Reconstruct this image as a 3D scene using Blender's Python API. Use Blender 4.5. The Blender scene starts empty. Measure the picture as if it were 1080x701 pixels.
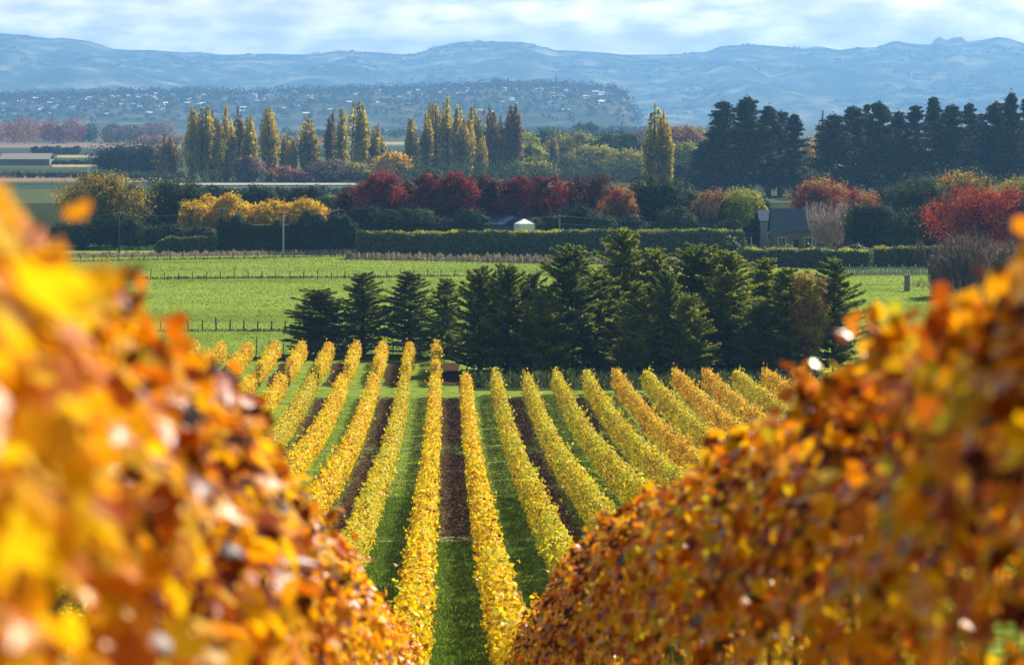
import bpy, math
import numpy as np
from mathutils import Vector, Euler

SC = bpy.context.scene
COL = SC.collection
R = math.radians

# ------------------------------------------------------------------ camera
H = 23.2                       # lens height above the plain
F = 3000.0 / 1080.0            # focal length in picture widths
PITCH = math.atan(230.5 / 3000); YAW = math.atan(69 / 3000)
cam_d = bpy.data.cameras.new('camera'); cam = bpy.data.objects.new('camera', cam_d); COL.objects.link(cam)
cam_d.sensor_width = 36; cam_d.lens = 100
cam_d.clip_start = 0.1; cam_d.clip_end = 60000
cam.location = (0, 0, H); cam.rotation_euler = (R(90) - PITCH, 0, -YAW)
cam_d.dof.use_dof = True; cam_d.dof.focus_distance = 150; cam_d.dof.aperture_fstop = 3.0
cam_d.dof.aperture_blades = 0
SC.camera = cam
CM = Euler((R(90) - PITCH, 0, -YAW)).to_matrix()

# ------------------------------------------------------------------ world, sun, exposure
SUN_EL, SUN_AZ = R(42), R(40)          # azimuth measured from +Y (view direction) towards +X
w = bpy.data.worlds.new("World"); SC.world = w; w.use_nodes = True
nt = w.node_tree; nt.nodes.clear()
wo = nt.nodes.new('ShaderNodeOutputWorld'); bg = nt.nodes.new('ShaderNodeBackground')
sky = nt.nodes.new('ShaderNodeTexSky'); sky.sky_type = 'NISHITA'; sky.sun_disc = False
sky.sun_elevation = SUN_EL; sky.sun_rotation = SUN_AZ; sky.altitude = 20
sky.air_density = 1.0; sky.dust_density = 1.0; sky.ozone_density = 2.0
tc = nt.nodes.new('ShaderNodeTexCoord'); mp = nt.nodes.new('ShaderNodeMapping')
mp.inputs['Scale'].default_value = (17, 17, 55)
nz = nt.nodes.new('ShaderNodeTexNoise'); nz.inputs['Scale'].default_value = 1.3
nz.inputs['Detail'].default_value = 6; nz.inputs['Roughness'].default_value = .55
rp = nt.nodes.new('ShaderNodeValToRGB')
rp.color_ramp.elements[0].position = .36; rp.color_ramp.elements[0].color = (.5, .5, .5, 1)
rp.color_ramp.elements[1].position = .62; rp.color_ramp.elements[1].color = (1, 1, 1, 1)
nz2 = nt.nodes.new('ShaderNodeTexNoise'); nz2.inputs['Scale'].default_value = 3.2; nz2.inputs['Detail'].default_value = 4
cr = nt.nodes.new('ShaderNodeValToRGB')
cr.color_ramp.elements[0].position = .35; cr.color_ramp.elements[0].color = (12.5, 12.3, 13.2, 1)
cr.color_ramp.elements[1].position = .65; cr.color_ramp.elements[1].color = (25, 22.8, 21.5, 1)
mx = nt.nodes.new('ShaderNodeMixRGB')
L = nt.links.new
L(tc.outputs['Generated'], mp.inputs[0]); L(mp.outputs[0], nz.inputs['Vector']); L(mp.outputs[0], nz2.inputs['Vector'])
L(nz.outputs[0], rp.inputs[0]); L(nz2.outputs[0], cr.inputs[0])
sx = nt.nodes.new('ShaderNodeSeparateXYZ'); L(tc.outputs['Generated'], sx.inputs[0])
mr = nt.nodes.new('ShaderNodeMapRange'); mr.inputs['From Min'].default_value = .055; mr.inputs['From Max'].default_value = .11
mr.inputs['To Min'].default_value = 1; mr.inputs['To Max'].default_value = 0; L(sx.outputs[2], mr.inputs[0])
ml = nt.nodes.new('ShaderNodeMath'); ml.operation = 'MULTIPLY'; L(rp.outputs[0], ml.inputs[0]); L(mr.outputs[0], ml.inputs[1])
L(ml.outputs[0], mx.inputs[0]); L(sky.outputs[0], mx.inputs[1]); L(cr.outputs[0], mx.inputs[2])
L(mx.outputs[0], bg.inputs[0]); bg.inputs[1].default_value = 0.05
L(bg.outputs[0], wo.inputs[0])

sd = bpy.data.lights.new('sun', 'SUN'); sun = bpy.data.objects.new('sun', sd); COL.objects.link(sun)
sd.energy = 5.0; sd.angle = R(.5); sd.color = (1, .93, .80)
sdir = Vector((math.sin(SUN_AZ) * math.cos(SUN_EL), math.cos(SUN_AZ) * math.cos(SUN_EL), math.sin(SUN_EL)))
sun.rotation_euler = sdir.to_track_quat('Z', 'Y').to_euler(); sun.location = (0, 0, 400)
SC.view_settings.view_transform = 'Standard'; SC.view_settings.look = 'None'
SC.view_settings.exposure = 1.0; SC.view_settings.gamma = 1
cy = SC.cycles
cy.max_bounces = 5; cy.diffuse_bounces = 2; cy.glossy_bounces = 2; cy.transmission_bounces = 4
cy.transparent_max_bounces = 4; cy.volume_bounces = 0; cy.use_denoising = True
cy.caustics_reflective = False; cy.caustics_refractive = False
cy.sample_clamp_indirect = 4

# ------------------------------------------------------------------ projection helpers
def ray(px, py):
    v = CM @ Vector(((px - 540) / 3000, (350.5 - py) / 3000, -1))
    return v / v.y
PROF = [(-80, 38.3), (0, 22.14), (50, 12.05), (57, 10.9), (66, 9.5), (80, 7.9), (100, 6.2), (134, 3.9),
        (165, 1.9), (195, .6), (227, .05), (245, 0), (30000, 0)]
PX = np.array([p[0] for p in PROF], float); PZ = np.array([p[1] for p in PROF], float)
_fy = np.arange(-80, 300, 1.0)
_raw = np.interp(_fy, PX, PZ)
_k = np.hanning(17); _k /= _k.sum()
_sm = np.convolve(np.pad(_raw, 8, mode='edge'), _k, 'valid')
_sm[:10] = _raw[:10]
def zg(y): return np.interp(y, _fy, _sm)
def P(px, py, y):
    r = ray(px, py); return Vector((r.x * y, y, H + r.z * y))
def G(px, py):
    lo, hi = 5.0, 20000.0; r = ray(px, py)
    for _ in range(60):
        m = (lo + hi) / 2
        if H + r.z * m > float(zg(m)): lo = m
        else: hi = m
    return Vector((r.x * lo, lo, float(zg(lo))))
def GY(py): return G(540, py).y

# ------------------------------------------------------------------ mesh helpers
class MB:
    def __init__(s): s.v = []; s.f = []; s.m = []
    def add(s, vs, fs, m=0):
        b = len(s.v); s.v += [tuple(v) for v in vs]; s.f += [tuple(b + i for i in f) for f in fs]; s.m += [m] * len(fs)
    def box(s, c, d, rz=0, m=0):
        x, y, z = d[0] / 2, d[1] / 2, d[2] / 2; ca, sa = math.cos(rz), math.sin(rz)
        vs = []
        for k in (-z, z):
            for (i, j) in ((-x, -y), (x, -y), (x, y), (-x, y)):
                vs.append((c[0] + i * ca - j * sa, c[1] + i * sa + j * ca, c[2] + k))
        s.add(vs, [(3, 2, 1, 0), (4, 5, 6, 7), (0, 1, 5, 4), (1, 2, 6, 5), (2, 3, 7, 6), (3, 0, 4, 7)], m)
    def tube(s, pts, rad, n=6, m=0):
        pts = [Vector(p) for p in pts]; vs = []; fs = []
        for i, p in enumerate(pts):
            t = (pts[min(i + 1, len(pts) - 1)] - pts[max(i - 1, 0)]).normalized()
            a = t.cross(Vector((.31, .95, .1))); a = a.normalized() if a.length > .05 else Vector((1, 0, 0)); b = t.cross(a)
            r = rad[i] if hasattr(rad, '__len__') else rad
            for k in range(n):
                q = 2 * math.pi * k / n; vs.append(p + a * r * math.cos(q) + b * r * math.sin(q))
        for i in range(len(pts) - 1):
            for k in range(n):
                fs.append((i * n + k, i * n + (k + 1) % n, (i + 1) * n + (k + 1) % n, (i + 1) * n + k))
        fs.append(tuple(range(n))[::-1]); fs.append(tuple((len(pts) - 1) * n + k for k in range(n)))
        s.add(vs, fs, m)
    def build(s, name, mats, parent=None, smooth=False, bevel=0):
        me = bpy.data.meshes.new(name); me.from_pydata(s.v, [], s.f)
        if not isinstance(mats, (list, tuple)): mats = [mats]
        for x in mats: me.materials.append(x)
        me.polygons.foreach_set('material_index', s.m)
        if smooth: me.polygons.foreach_set('use_smooth', [True] * len(s.f))
        me.update(); return link(name, me, parent, bevel)
def link(name, me, parent=None, bevel=0):
    o = bpy.data.objects.new(name, me); COL.objects.link(o)
    if parent is not None: o.parent = parent
    if bevel:
        b = o.modifiers.new('b', 'BEVEL'); b.width = bevel; b.segments = 2
    return o
def tag(o, label=None, cat=None, group=None, kind=None):
    if label: o['label'] = label
    if cat: o['category'] = cat
    if group: o['group'] = group
    if kind: o['kind'] = kind
    return o
def thing(name, label, cat, loc=(0, 0, 0), rz=0, group=None):
    o = bpy.data.objects.new(name, None); COL.objects.link(o); o.empty_display_size = .2
    o.location = loc; o.rotation_euler = (0, 0, rz); return tag(o, label, cat, group)
def dup(src, label, loc, rz=0, sc=(1, 1, 1), group=None):
    r = src.copy(); COL.objects.link(r); r.location = loc; r.rotation_euler = (0, 0, rz); r.scale = sc
    r['label'] = label
    if group: r['group'] = group
    for ch in list(src.children):
        c = ch.copy(); COL.objects.link(c); c.parent = r
        for g in list(ch.children):
            d = g.copy(); COL.objects.link(d); d.parent = c
    return r

def npmesh(name, V, Fc, mat, rnd=None, loopn=4):
    """V (n,3) verts, Fc (m,loopn) faces"""
    me = bpy.data.meshes.new(name)
    n, m = len(V), len(Fc)
    me.vertices.add(n); me.vertices.foreach_set('co', np.ascontiguousarray(V, dtype=np.float32).ravel())
    me.loops.add(m * loopn); me.loops.foreach_set('vertex_index', np.ascontiguousarray(Fc, dtype=np.int32).ravel())
    me.polygons.add(m); me.polygons.foreach_set('loop_start', np.arange(0, m * loopn, loopn, dtype=np.int32))
    try: me.polygons.foreach_set('loop_total', np.full(m, loopn, dtype=np.int32))
    except Exception: pass
    if rnd is not None:
        a = me.attributes.new('rnd', 'FLOAT', 'POINT'); a.data.foreach_set('value', np.ascontiguousarray(rnd, dtype=np.float32))
    me.materials.append(mat); me.update(calc_edges=True); me.validate()
    return me
def unit(a): return a / np.maximum(np.linalg.norm(a, axis=1, keepdims=True), 1e-6)
def leafgeo(C, N, S, rng, aspect=1.0, T=None, fold=.18):
    """folded kite leaves, one quad each"""
    n = len(C); N = unit(N)
    if T is None: T = rng.normal(size=(n, 3))
    T = unit(T - N * np.sum(T * N, axis=1, keepdims=True)); B = np.cross(N, T)
    S = np.broadcast_to(np.asarray(S, float), (n,))[:, None]
    h = S * .5; wd = h * aspect
    V = np.empty((n, 4, 3))
    V[:, 0] = C - T * h; V[:, 1] = C - B * wd + N * wd * fold + T * h * .15
    V[:, 2] = C + T * h; V[:, 3] = C + B * wd + N * wd * fold + T * h * .15
    return V.reshape(-1, 3), np.arange(n * 4).reshape(n, 4)
def leafmesh(name, C, N, S, mat, rng, aspect=1.0, T=None, rnd=None, fold=.18):
    V, Fc = leafgeo(C, N, S, rng, aspect, T, fold)
    if rnd is None: rnd = rng.random(len(C))
    return npmesh(name, V, Fc, mat, np.repeat(rnd, 4))
def palmate(name, C, N, S, mat, rng, rnd=None):
    """lobed vine leaves: fans of 9 triangles"""
    n = len(C); N = unit(N); T = rng.normal(size=(n, 3)); T[:, 2] -= .8
    T = unit(T - N * np.sum(T * N, axis=1, keepdims=True)); B = np.cross(N, T)
    ang = np.radians([-170, -135, -95, -62, -34, 0, 34, 62, 95, 135, 170])
    rad = np.array([.34, .52, .55, .38, .52, .62, .52, .38, .55, .52, .34]); rad[3] = .42; rad[7] = .42; rad[4] = .40; rad[6] = .40; rad[3] = .56; rad[7] = .56
    k = len(ang); S = np.broadcast_to(np.asarray(S, float), (n,))
    V = np.empty((n, k + 1, 3)); V[:, 0] = C
    cup = rng.uniform(-.35, .35, n)
    for i in range(k):
        r = S * rad[i]
        V[:, i + 1] = C + T * (r * math.cos(ang[i]))[:, None] + B * (r * math.sin(ang[i]))[:, None] + N * (r * cup * (abs(math.sin(ang[i])) + .3))[:, None]
    base = (np.arange(n) * (k + 1))[:, None]
    tri = np.array([[0, i + 1, i + 2] for i in range(k - 1)])
    Fc = (base[:, None, :] + tri[None]).reshape(-1, 3)
    if rnd is None: rnd = rng.random(n)
    return npmesh(name, V.reshape(-1, 3), Fc, mat, np.repeat(rnd, k + 1), 3)

# ------------------------------------------------------------------ materials
def newmat(name):
    m = bpy.data.materials.new(name); m.use_nodes = True; return m, m.node_tree, m.node_tree.nodes['Principled BSDF']
def ramp(t, stops, interp='LINEAR'):
    r = t.nodes.new('ShaderNodeValToRGB'); e = r.color_ramp; e.interpolation = interp
    while len(e.elements) < len(stops): e.elements.new(.5)
    for el, (p, c) in zip(e.elements, stops): el.position = p; el.color = (*c, 1)
    return r
def leafmat(name, stops, trans=.45, rough=.5, spec=.35, tsat=1.0, bsc=0.0):
    m, t, b = newmat(name)
    a = t.nodes.new('ShaderNodeAttribute'); a.attribute_name = 'rnd'
    r = ramp(t, stops); t.links.new(a.outputs['Fac'], r.inputs[0])
    colr = r.outputs[0]
    if bsc:
        n = t.nodes.new('ShaderNodeTexNoise'); n.inputs['Scale'].default_value = bsc; n.inputs['Detail'].default_value = 2
        g = t.nodes.new('ShaderNodeTexCoord'); t.links.new(g.outputs['Object'], n.inputs['Vector'])
        mm = t.nodes.new('ShaderNodeMath'); mm.operation = 'MULTIPLY_ADD'
        mm.inputs[1].default_value = 1.6; mm.inputs[2].default_value = -.8
        ad = t.nodes.new('ShaderNodeMath'); ad.operation = 'ADD'; ad.use_clamp = True
        t.links.new(n.outputs[0], mm.inputs[0]); t.links.new(mm.outputs[0], ad.inputs[0]); t.links.new(a.outputs['Fac'], ad.inputs[1])
        t.links.new(ad.outputs[0], r.inputs[0])
    t.links.new(colr, b.inputs['Base Color'])
    b.inputs['Roughness'].default_value = rough; b.inputs['Specular IOR Level'].default_value = spec
    tr = t.nodes.new('ShaderNodeBsdfTranslucent'); t.links.new(colr, tr.inputs[0])
    mx = t.nodes.new('ShaderNodeMixShader'); mx.inputs[0].default_value = trans
    t.links.new(b.outputs[0], mx.inputs[1]); t.links.new(tr.outputs[0], mx.inputs[2])
    t.links.new(mx.outputs[0], t.nodes['Material Output'].inputs[0]); return m
def surf(name, c1, c2, scale=3, rough=.8, bump=.3, stretch=(1, 1, 1), coord='Object', detail=6, c3=None, spec=.3, bscale=None):
    m, t, b = newmat(name)
    g = t.nodes.new('ShaderNodeTexCoord'); mp = t.nodes.new('ShaderNodeMapping'); mp.inputs['Scale'].default_value = stretch
    t.links.new(g.outputs[coord], mp.inputs[0])
    n = t.nodes.new('ShaderNodeTexNoise'); n.inputs['Scale'].default_value = scale; n.inputs['Detail'].default_value = detail
    n.inputs['Roughness'].default_value = .65
    t.links.new(mp.outputs[0], n.inputs['Vector'])
    st = [(.3, c1), (.7, c2)] if c3 is None else [(.3, c1), (.5, c2), (.7, c3)]
    r = ramp(t, st); t.links.new(n.outputs[0], r.inputs[0]); t.links.new(r.outputs[0], b.inputs['Base Color'])
    b.inputs['Roughness'].default_value = rough; b.inputs['Specular IOR Level'].default_value = spec
    if bump:
        n2 = t.nodes.new('ShaderNodeTexNoise'); n2.inputs['Scale'].default_value = bscale or scale * 3; n2.inputs['Detail'].default_value = 5
        t.links.new(mp.outputs[0], n2.inputs['Vector'])
        bp = t.nodes.new('ShaderNodeBump'); bp.inputs['Strength'].default_value = bump; bp.inputs['Distance'].default_value = .1
        t.links.new(n2.outputs[0], bp.inputs['Height']); t.links.new(bp.outputs[0], b.inputs['Normal'])
    return m
LM = {
 'orange': leafmat('leaf_orange', [(0, (.03, .008, .003)), (.12, (.16, .025, .003)), (.24, (.60, .13, .003)), (.42, (.86, .31, .003)), (.7, (.88, .48, .004)), (1, (.82, .60, .01))], .52, .36, .25),
 'rust': leafmat('leaf_rust', [(0, (.03, .008, .003)), (.22, (.12, .022, .004)), (.38, (.50, .10, .004)), (.55, (.84, .30, .004)), (.8, (.88, .50, .006)), (1, (.45, .42, .02))], .48, .3, .35),  # dark stops: dead leaves, also painting the shaded gaps between leaves
 'yellow': leafmat('leaf_yellow', [(0, (.30, .12, .012)), (.2, (.72, .36, .006)), (.5, (.90, .60, .006)), (.8, (.88, .70, .010)), (1, (.45, .50, .03))], .48, .45, .16),
 'lime': leafmat('leaf_limeyellow', [(0, (.26, .12, .015)), (.2, (.66, .42, .015)), (.5, (.78, .60, .02)), (.75, (.62, .58, .025)), (1, (.30, .40, .03))], .48, .45, .16),
 'amber': leafmat('leaf_amber', [(0, (.28, .10, .015)), (.25, (.72, .36, .015)), (.55, (.86, .52, .02)), (.85, (.80, .62, .03)), (1, (.42, .45, .04))], .48, .45, .16),
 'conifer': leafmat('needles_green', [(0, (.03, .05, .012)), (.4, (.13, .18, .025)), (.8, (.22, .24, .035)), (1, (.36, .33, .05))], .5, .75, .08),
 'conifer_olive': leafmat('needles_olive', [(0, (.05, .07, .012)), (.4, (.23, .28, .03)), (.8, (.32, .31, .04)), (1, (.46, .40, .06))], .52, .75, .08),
 'pine': leafmat('needles_pine', [(0, (.012, .024, .012)), (.5, (.03, .055, .02)), (1, (.08, .11, .04))], .15, .75, .08),
 'poplar': leafmat('leaf_poplar', [(0, (.14, .13, .03)), (.3, (.36, .32, .03)), (.65, (.62, .50, .025)), (1, (.85, .64, .025))], .55, .75, .08, bsc=.12),
 'poplar_gold': leafmat('leaf_poplar_gold', [(0, (.20, .15, .02)), (.4, (.55, .43, .02)), (1, (.80, .60, .02))], .5, .75, .08, bsc=.12),
 'poplar_brown': leafmat('leaf_poplar_brown', [(0, (.09, .07, .04)), (.5, (.28, .19, .06)), (1, (.50, .34, .07))], .45, .75, .08, bsc=.12),
 'red': leafmat('leaf_red', [(0, (.02, .025, .010)), (.28, (.07, .012, .012)), (.6, (.26, .012, .018)), (.88, (.44, .03, .018)), (1, (.42, .16, .03))], .4, .75, .08, bsc=.25),
 'darkred': leafmat('leaf_darkred', [(0, (.02, .02, .010)), (.4, (.06, .018, .014)), (.75, (.18, .03, .018)), (1, (.26, .15, .04))], .4, .75, .08, bsc=.25),
 'scarlet': leafmat('leaf_scarlet', [(0, (.05, .008, .006)), (.4, (.28, .014, .008)), (.75, (.55, .05, .008)), (1, (.70, .24, .015))], .45, .75, .08, bsc=.2),
 'redorange': leafmat('leaf_redorange', [(0, (.16, .02, .02)), (.35, (.38, .04, .03)), (.65, (.48, .18, .04)), (.85, (.45, .30, .05)), (1, (.40, .42, .05))], .4, .75, .08, bsc=.3),
 'autumnpink': leafmat('leaf_pinkyellow', [(0, (.16, .09, .04)), (.4, (.38, .20, .09)), (.7, (.52, .36, .05)), (1, (.62, .50, .04))], .45, .75, .08, bsc=.5),
 'gold': leafmat('leaf_gold', [(0, (.30, .14, .015)), (.3, (.72, .40, .012)), (.7, (.90, .62, .012)), (1, (.70, .60, .03))], .5, .75, .08, bsc=.3),
 'goldtop': leafmat('leaf_goldgreen', [(0, (.05, .07, .02)), (.4, (.14, .15, .025)), (.7, (.55, .38, .02)), (1, (.75, .42, .02))], .4, .75, .08, bsc=.3),
 'green': leafmat('leaf_green', [(0, (.02, .04, .012)), (.5, (.05, .085, .02)), (1, (.12, .15, .03))], .3, .75, .08, bsc=.2),
 'darkgreen': leafmat('leaf_darkgreen', [(0, (.012, .025, .010)), (.6, (.03, .055, .018)), (1, (.07, .10, .03))], .25, .75, .08, bsc=.2),
 'willow': leafmat('leaf_willow', [(0, (.14, .16, .03)), (.5, (.38, .36, .04)), (1, (.62, .50, .05))], .4, .75, .08, bsc=.1),
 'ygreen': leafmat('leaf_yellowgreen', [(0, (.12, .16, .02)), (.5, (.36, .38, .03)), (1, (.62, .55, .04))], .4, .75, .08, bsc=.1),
 'mauve': leafmat('twig_mauve', [(0, (.10, .07, .06)), (.5, (.20, .14, .10)), (1, (.34, .22, .12))], .3, .75, .08, bsc=.15),
 'pinkorange': leafmat('leaf_pinkorange', [(0, (.16, .06, .04)), (.5, (.38, .17, .07)), (1, (.50, .30, .08))], .4, .75, .08, bsc=.2),
 'redwood': leafmat('leaf_redwood', [(0, (.12, .05, .04)), (.5, (.28, .09, .06)), (1, (.42, .20, .10))], .3, .75, .08, bsc=.02),
 'twig': leafmat('twig_brown', [(0, (.06, .04, .03)), (.5, (.15, .10, .07)), (1, (.28, .20, .12))], .15, .75, .08),
 'pinktwig': leafmat('twig_pink', [(0, (.16, .10, .10)), (.5, (.34, .24, .22)), (1, (.55, .42, .38))], .15, .75, .08),
 'hedge': leafmat('leaf_hedge', [(0, (.025, .045, .012)), (.5, (.07, .10, .025)), (1, (.18, .21, .05))], .3, .55, .3),
 'dry': leafmat('dry_stalks', [(0, (.16, .13, .09)), (.5, (.30, .24, .16)), (1, (.45, .36, .22))], .3, .75, .08),
 'grass': leafmat('grass_blades', [(0, (.03, .06, .008)), (.5, (.09, .16, .015)), (.9, (.19, .27, .035)), (1, (.32, .34, .07))], .45, .5, .25),
 'litter': leafmat('leaf_litter', [(0, (.07, .035, .02)), (.5, (.16, .08, .04)), (.85, (.30, .16, .06)), (1, (.60, .38, .05))], .2, .75, .08),
 'hillwood': leafmat('hill_trees', [(0, (.02, .03, .02)), (.6, (.05, .07, .03)), (1, (.10, .11, .05))], .1, .75, .08),
}
bark = surf('bark', (.05, .035, .025), (.14, .10, .07), 6, .9, .5, (1, 1, .2))
bark_pale = surf('bark_pale', (.30, .26, .22), (.50, .45, .38), 4, .85, .3, (1, 1, .3))
wood_grey = surf('weathered_wood', (.12, .11, .10), (.28, .26, .23), 5, .85, .4, (1, 1, .15))
wood_dark = surf('tarred_wood', (.03, .027, .025), (.08, .07, .06), 5, .85, .4, (1, 1, .15))
concrete = surf('concrete', (.25, .26, .27), (.40, .41, .42), 2.5, .85, .3)
wire_m = surf('wire', (.25, .25, .25), (.4, .4, .4), 20, .4, 0)
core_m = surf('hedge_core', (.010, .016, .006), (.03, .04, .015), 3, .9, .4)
pasture = surf('pasture', (.11, .17, .022), (.18, .245, .035), .06, .75, .5, (.35, 1, 1), c3=(.23, .28, .05), bscale=2.2, spec=0)  # stretched noise puts horizontal shadow streaks into the grass colour
turf = surf('alley_turf', (.07, .12, .015), (.16, .22, .03), .8, .85, .8, c3=(.24, .27, .06), bscale=9, spec=0)
soil_m = surf('soil', (.018, .012, .006), (.055, .034, .016), 3.5, .95, 1.0, c3=(.12, .08, .04), bscale=8, spec=0)
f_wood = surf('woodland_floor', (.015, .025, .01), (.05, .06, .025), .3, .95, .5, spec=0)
white_paint = surf('white_paint', (.72, .72, .70), (.82, .82, .80), 2, .6, .05)
white_wall = surf('pale_wall', (.28, .28, .27), (.36, .35, .33), 1, .8, .1)
glass_m = surf('window_glass', (.02, .03, .04), (.05, .06, .07), 1, .1, 0, spec=.8)
cream_wall = surf('weatherboard', (.15, .145, .13), (.20, .19, .17), 1.5, .8, .3, (.3, .3, 8))
slate_roof = surf('slate_blue_roof', (.035, .06, .09), (.06, .10, .14), 2, .9, .2, (6, .4, .4), spec=.05)
iron_roof = surf('blue_iron_roof', (.02, .035, .08), (.035, .055, .11), 2, .9, .2, (6, .4, .4), spec=.05)

# ------------------------------------------------------------------ ground and terrain
def grid(name, xs, ys, zf, mat, kind='structure', smooth=True):
    X, Y = np.meshgrid(xs, ys); Z = zf(X, Y); V = np.stack([X, Y, Z], -1).reshape(-1, 3)
    nx, ny = len(xs), len(ys); i = np.arange((ny - 1) * (nx - 1)); r = i // (nx - 1); c = i % (nx - 1); a = r * nx + c
    me = npmesh(name, V, np.stack([a, a + 1, a + nx + 1, a + nx], 1), mat)
    if smooth: me.polygons.foreach_set('use_smooth', [True] * len(me.polygons))
    o = link(name, me); o['kind'] = kind; return o
def vnoise(X, Y, s, seed=0):
    r = np.random.default_rng(seed); t = 0; a = 1
    for o in range(4):
        k = s * 2 ** o
        p = r.uniform(0, 6.28, 8); d = r.uniform(0, 3.14, 4)
        for j in range(4): t = t + a * np.sin((X * math.cos(d[j]) + Y * math.sin(d[j])) * k * (1 + .3 * j) + p[j] + 1.3 * np.sin((Y * math.cos(d[j]) - X * math.sin(d[j])) * k * .7 + p[j + 4])) / 4
        a *= .5
    return t
def ground_z(X, Y):
    z = zg(Y); k = np.clip((Y - 278) / 15, 0, 1) * np.clip((450 - Y) / 30, 0, 1)
    return z + k * .22 * vnoise(X, Y, .13, 3)
ys = np.concatenate([np.arange(-80, 280, 2.0), np.arange(280, 480, 1.0), np.arange(480, 1500, 30), np.geomspace(1500, 30000, 30)])
xs = np.concatenate([-np.geomspace(9000, 160, 14), np.arange(-150, 151, 1.5), np.geomspace(160, 9000, 14)])
grid('ground', xs, ys, ground_z, pasture)

# hillside and vineyard turf, soil strips
SP = 2.5; KA = -.38
def rowx(n): return (KA + n) * SP
NL, NR = -10, 15
grid('vineyard_turf', np.linspace(rowx(NL) - 8, rowx(NR) + 4, 40), np.arange(-70, 273, 1.0), lambda X, Y: zg(Y) + .012, turf)
def sub(u, y0, y1): return [y for y in np.arange(y0, y1 + .01, 1.0)]
sm_ = MB(); YS0, YS1 = GY(573), 231
rs = np.random.default_rng(4)
soil_parts = []
for n in range(NL, NR):
    if n % 2: continue           # alternate alleys: between row n and n+1
    x0, x1 = rowx(n) + .42, rowx(n + 1) - .42
    for (a, b) in ((YS0, GY(478)), (GY(469), YS1), (242, 265) if n < 1 else (0, 0)):
        if b <= a: continue
        yy = np.arange(a, b, .6); k = len(yy); vs = []
        j0 = rs.normal(0, .10, k) + .12 * np.sin(yy * .37 + n) ; j1 = rs.normal(0, .10, k) + .12 * np.sin(yy * .29 + 2 * n)
        for i, y in enumerate(yy):
            z = float(zg(y)) + .022
            vs += [(x0 + j0[i], y, z), ((x0 + x1) / 2, y, z + rs.uniform(.0, .03)), (x1 + j1[i], y, z)]
        fs = []
        for i in range(k - 1):
            q = i * 3; fs += [(q, q + 1, q + 4, q + 3), (q + 1, q + 2, q + 5, q + 4)]
        sm_.add(vs, fs)
so = sm_.build('soil', soil_m); so['kind'] = 'structure'

def cross(pya, pyb, m):
    mb = MB(); ya, yb = GY(pyb), GY(pya); q = np.linspace(rowx(NL), rowx(NR), 60); vs = []
    for xx in q: vs += [(xx, ya + rs.normal(0, .1), float(zg(ya)) + .05), (xx, (ya + yb) / 2, float(zg((ya + yb) / 2)) + .055), (xx, yb + rs.normal(0, .1), float(zg(yb)) + .05)]
    mb.add(vs, [f for i in range(59) for f in ((3 * i, 3 * i + 3, 3 * i + 4, 3 * i + 1), (3 * i + 1, 3 * i + 4, 3 * i + 5, 3 * i + 2))]); o = mb.build('path', m); o['kind'] = 'structure'
trod = surf('trodden_turf', (.10, .13, .03), (.24, .26, .11), 2.5, .9, .4, spec=0)
cross(567, 572, trod); cross(472.5, 475, trod)
# grass blades where they can be told as blades
rg = np.random.default_rng(11)
def blades(name, xr, yr, n, size, mat, label=None):
    x = rg.uniform(*xr, n); y = yr[0] + (yr[1] - yr[0]) * rg.random(n) ** 1.2
    cl = (np.sin(x * 3.1 + 2 * np.sin(y * .9)) + np.sin(y * 2.3 + np.sin(x * 2))) * .25 + .55
    h = size * rg.uniform(.5, 1.3, n) * (0.6 + .6 * cl)
    T = np.stack([rg.normal(0, .45, n), rg.normal(0, .45, n), np.ones(n)], 1)
    N = np.stack([rg.normal(0, .5, n), -np.ones(n), rg.normal(.2, .3, n)], 1)
    C = np.stack([x, y, zg(y) + h * .42], 1)
    return C, N, h, T, np.clip(rg.random(n) * .6 + cl * .4, 0, 1)
Cs = []
for (xr, yr, n, s) in (((rowx(0) - 3.2, rowx(2) + 2.5), (66, 150), 170000, .13), ((rowx(-4), rowx(6)), (110, 232), 90000, .14)):
    Cs.append(blades('g', xr, yr, n, s, None))
C, N, h, T, rr = [np.concatenate([c[i] for c in Cs]) for i in range(5)]
# no blades on the soil strips
u = C[:, 0] / SP - KA; fl = np.floor(u); fr = u - fl
en = .20 + .07 * np.sin(C[:, 1] * .9 + fl) + .05 * rg.random(len(fr))
soil = (fl % 2 == 0) & (fr > en) & (fr < 1 - en) & (C[:, 1] > YS0) & ~((C[:, 1] > GY(478)) & (C[:, 1] < GY(469)))
ok = ~soil
g = link('grass', leafmesh('grass', C[ok], N[ok], h[ok], LM['grass'], rg, .22, T[ok], rr[ok]))
tag(g, 'short green grass growing in the alleys between the vine rows', 'grass', kind='stuff')
# leaf litter and clods on the soil strips
n = 90000; nn = rg.integers(-3, 7, n) * 2; x = (KA + nn) * SP + rg.uniform(.1, SP - .1, n); y = rg.uniform(YS0 - 1, YS1 + 1, n)
ok = (x > rowx(-6)) & (x < rowx(13)); x = x[ok]; y = y[ok]; n = len(x)
Nn = np.stack([rg.normal(0, .5, n), rg.normal(0, .5, n), np.ones(n)], 1)
edge = np.abs(((x / SP - KA) % 1) - .5) * 2
rr = np.clip(rg.random(n) * .75 + .35 * (edge > .6) * rg.random(n), 0, 1)
lt = link('leaves', leafmesh('leaves', np.stack([x, y, zg(y) + .05], 1), Nn, rg.uniform(.07, .16, n), LM['litter'], rg, .9, rnd=rr))
tag(lt, 'brown and yellow fallen leaves scattered on the bare soil strips', 'leaf litter', kind='stuff')

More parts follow.
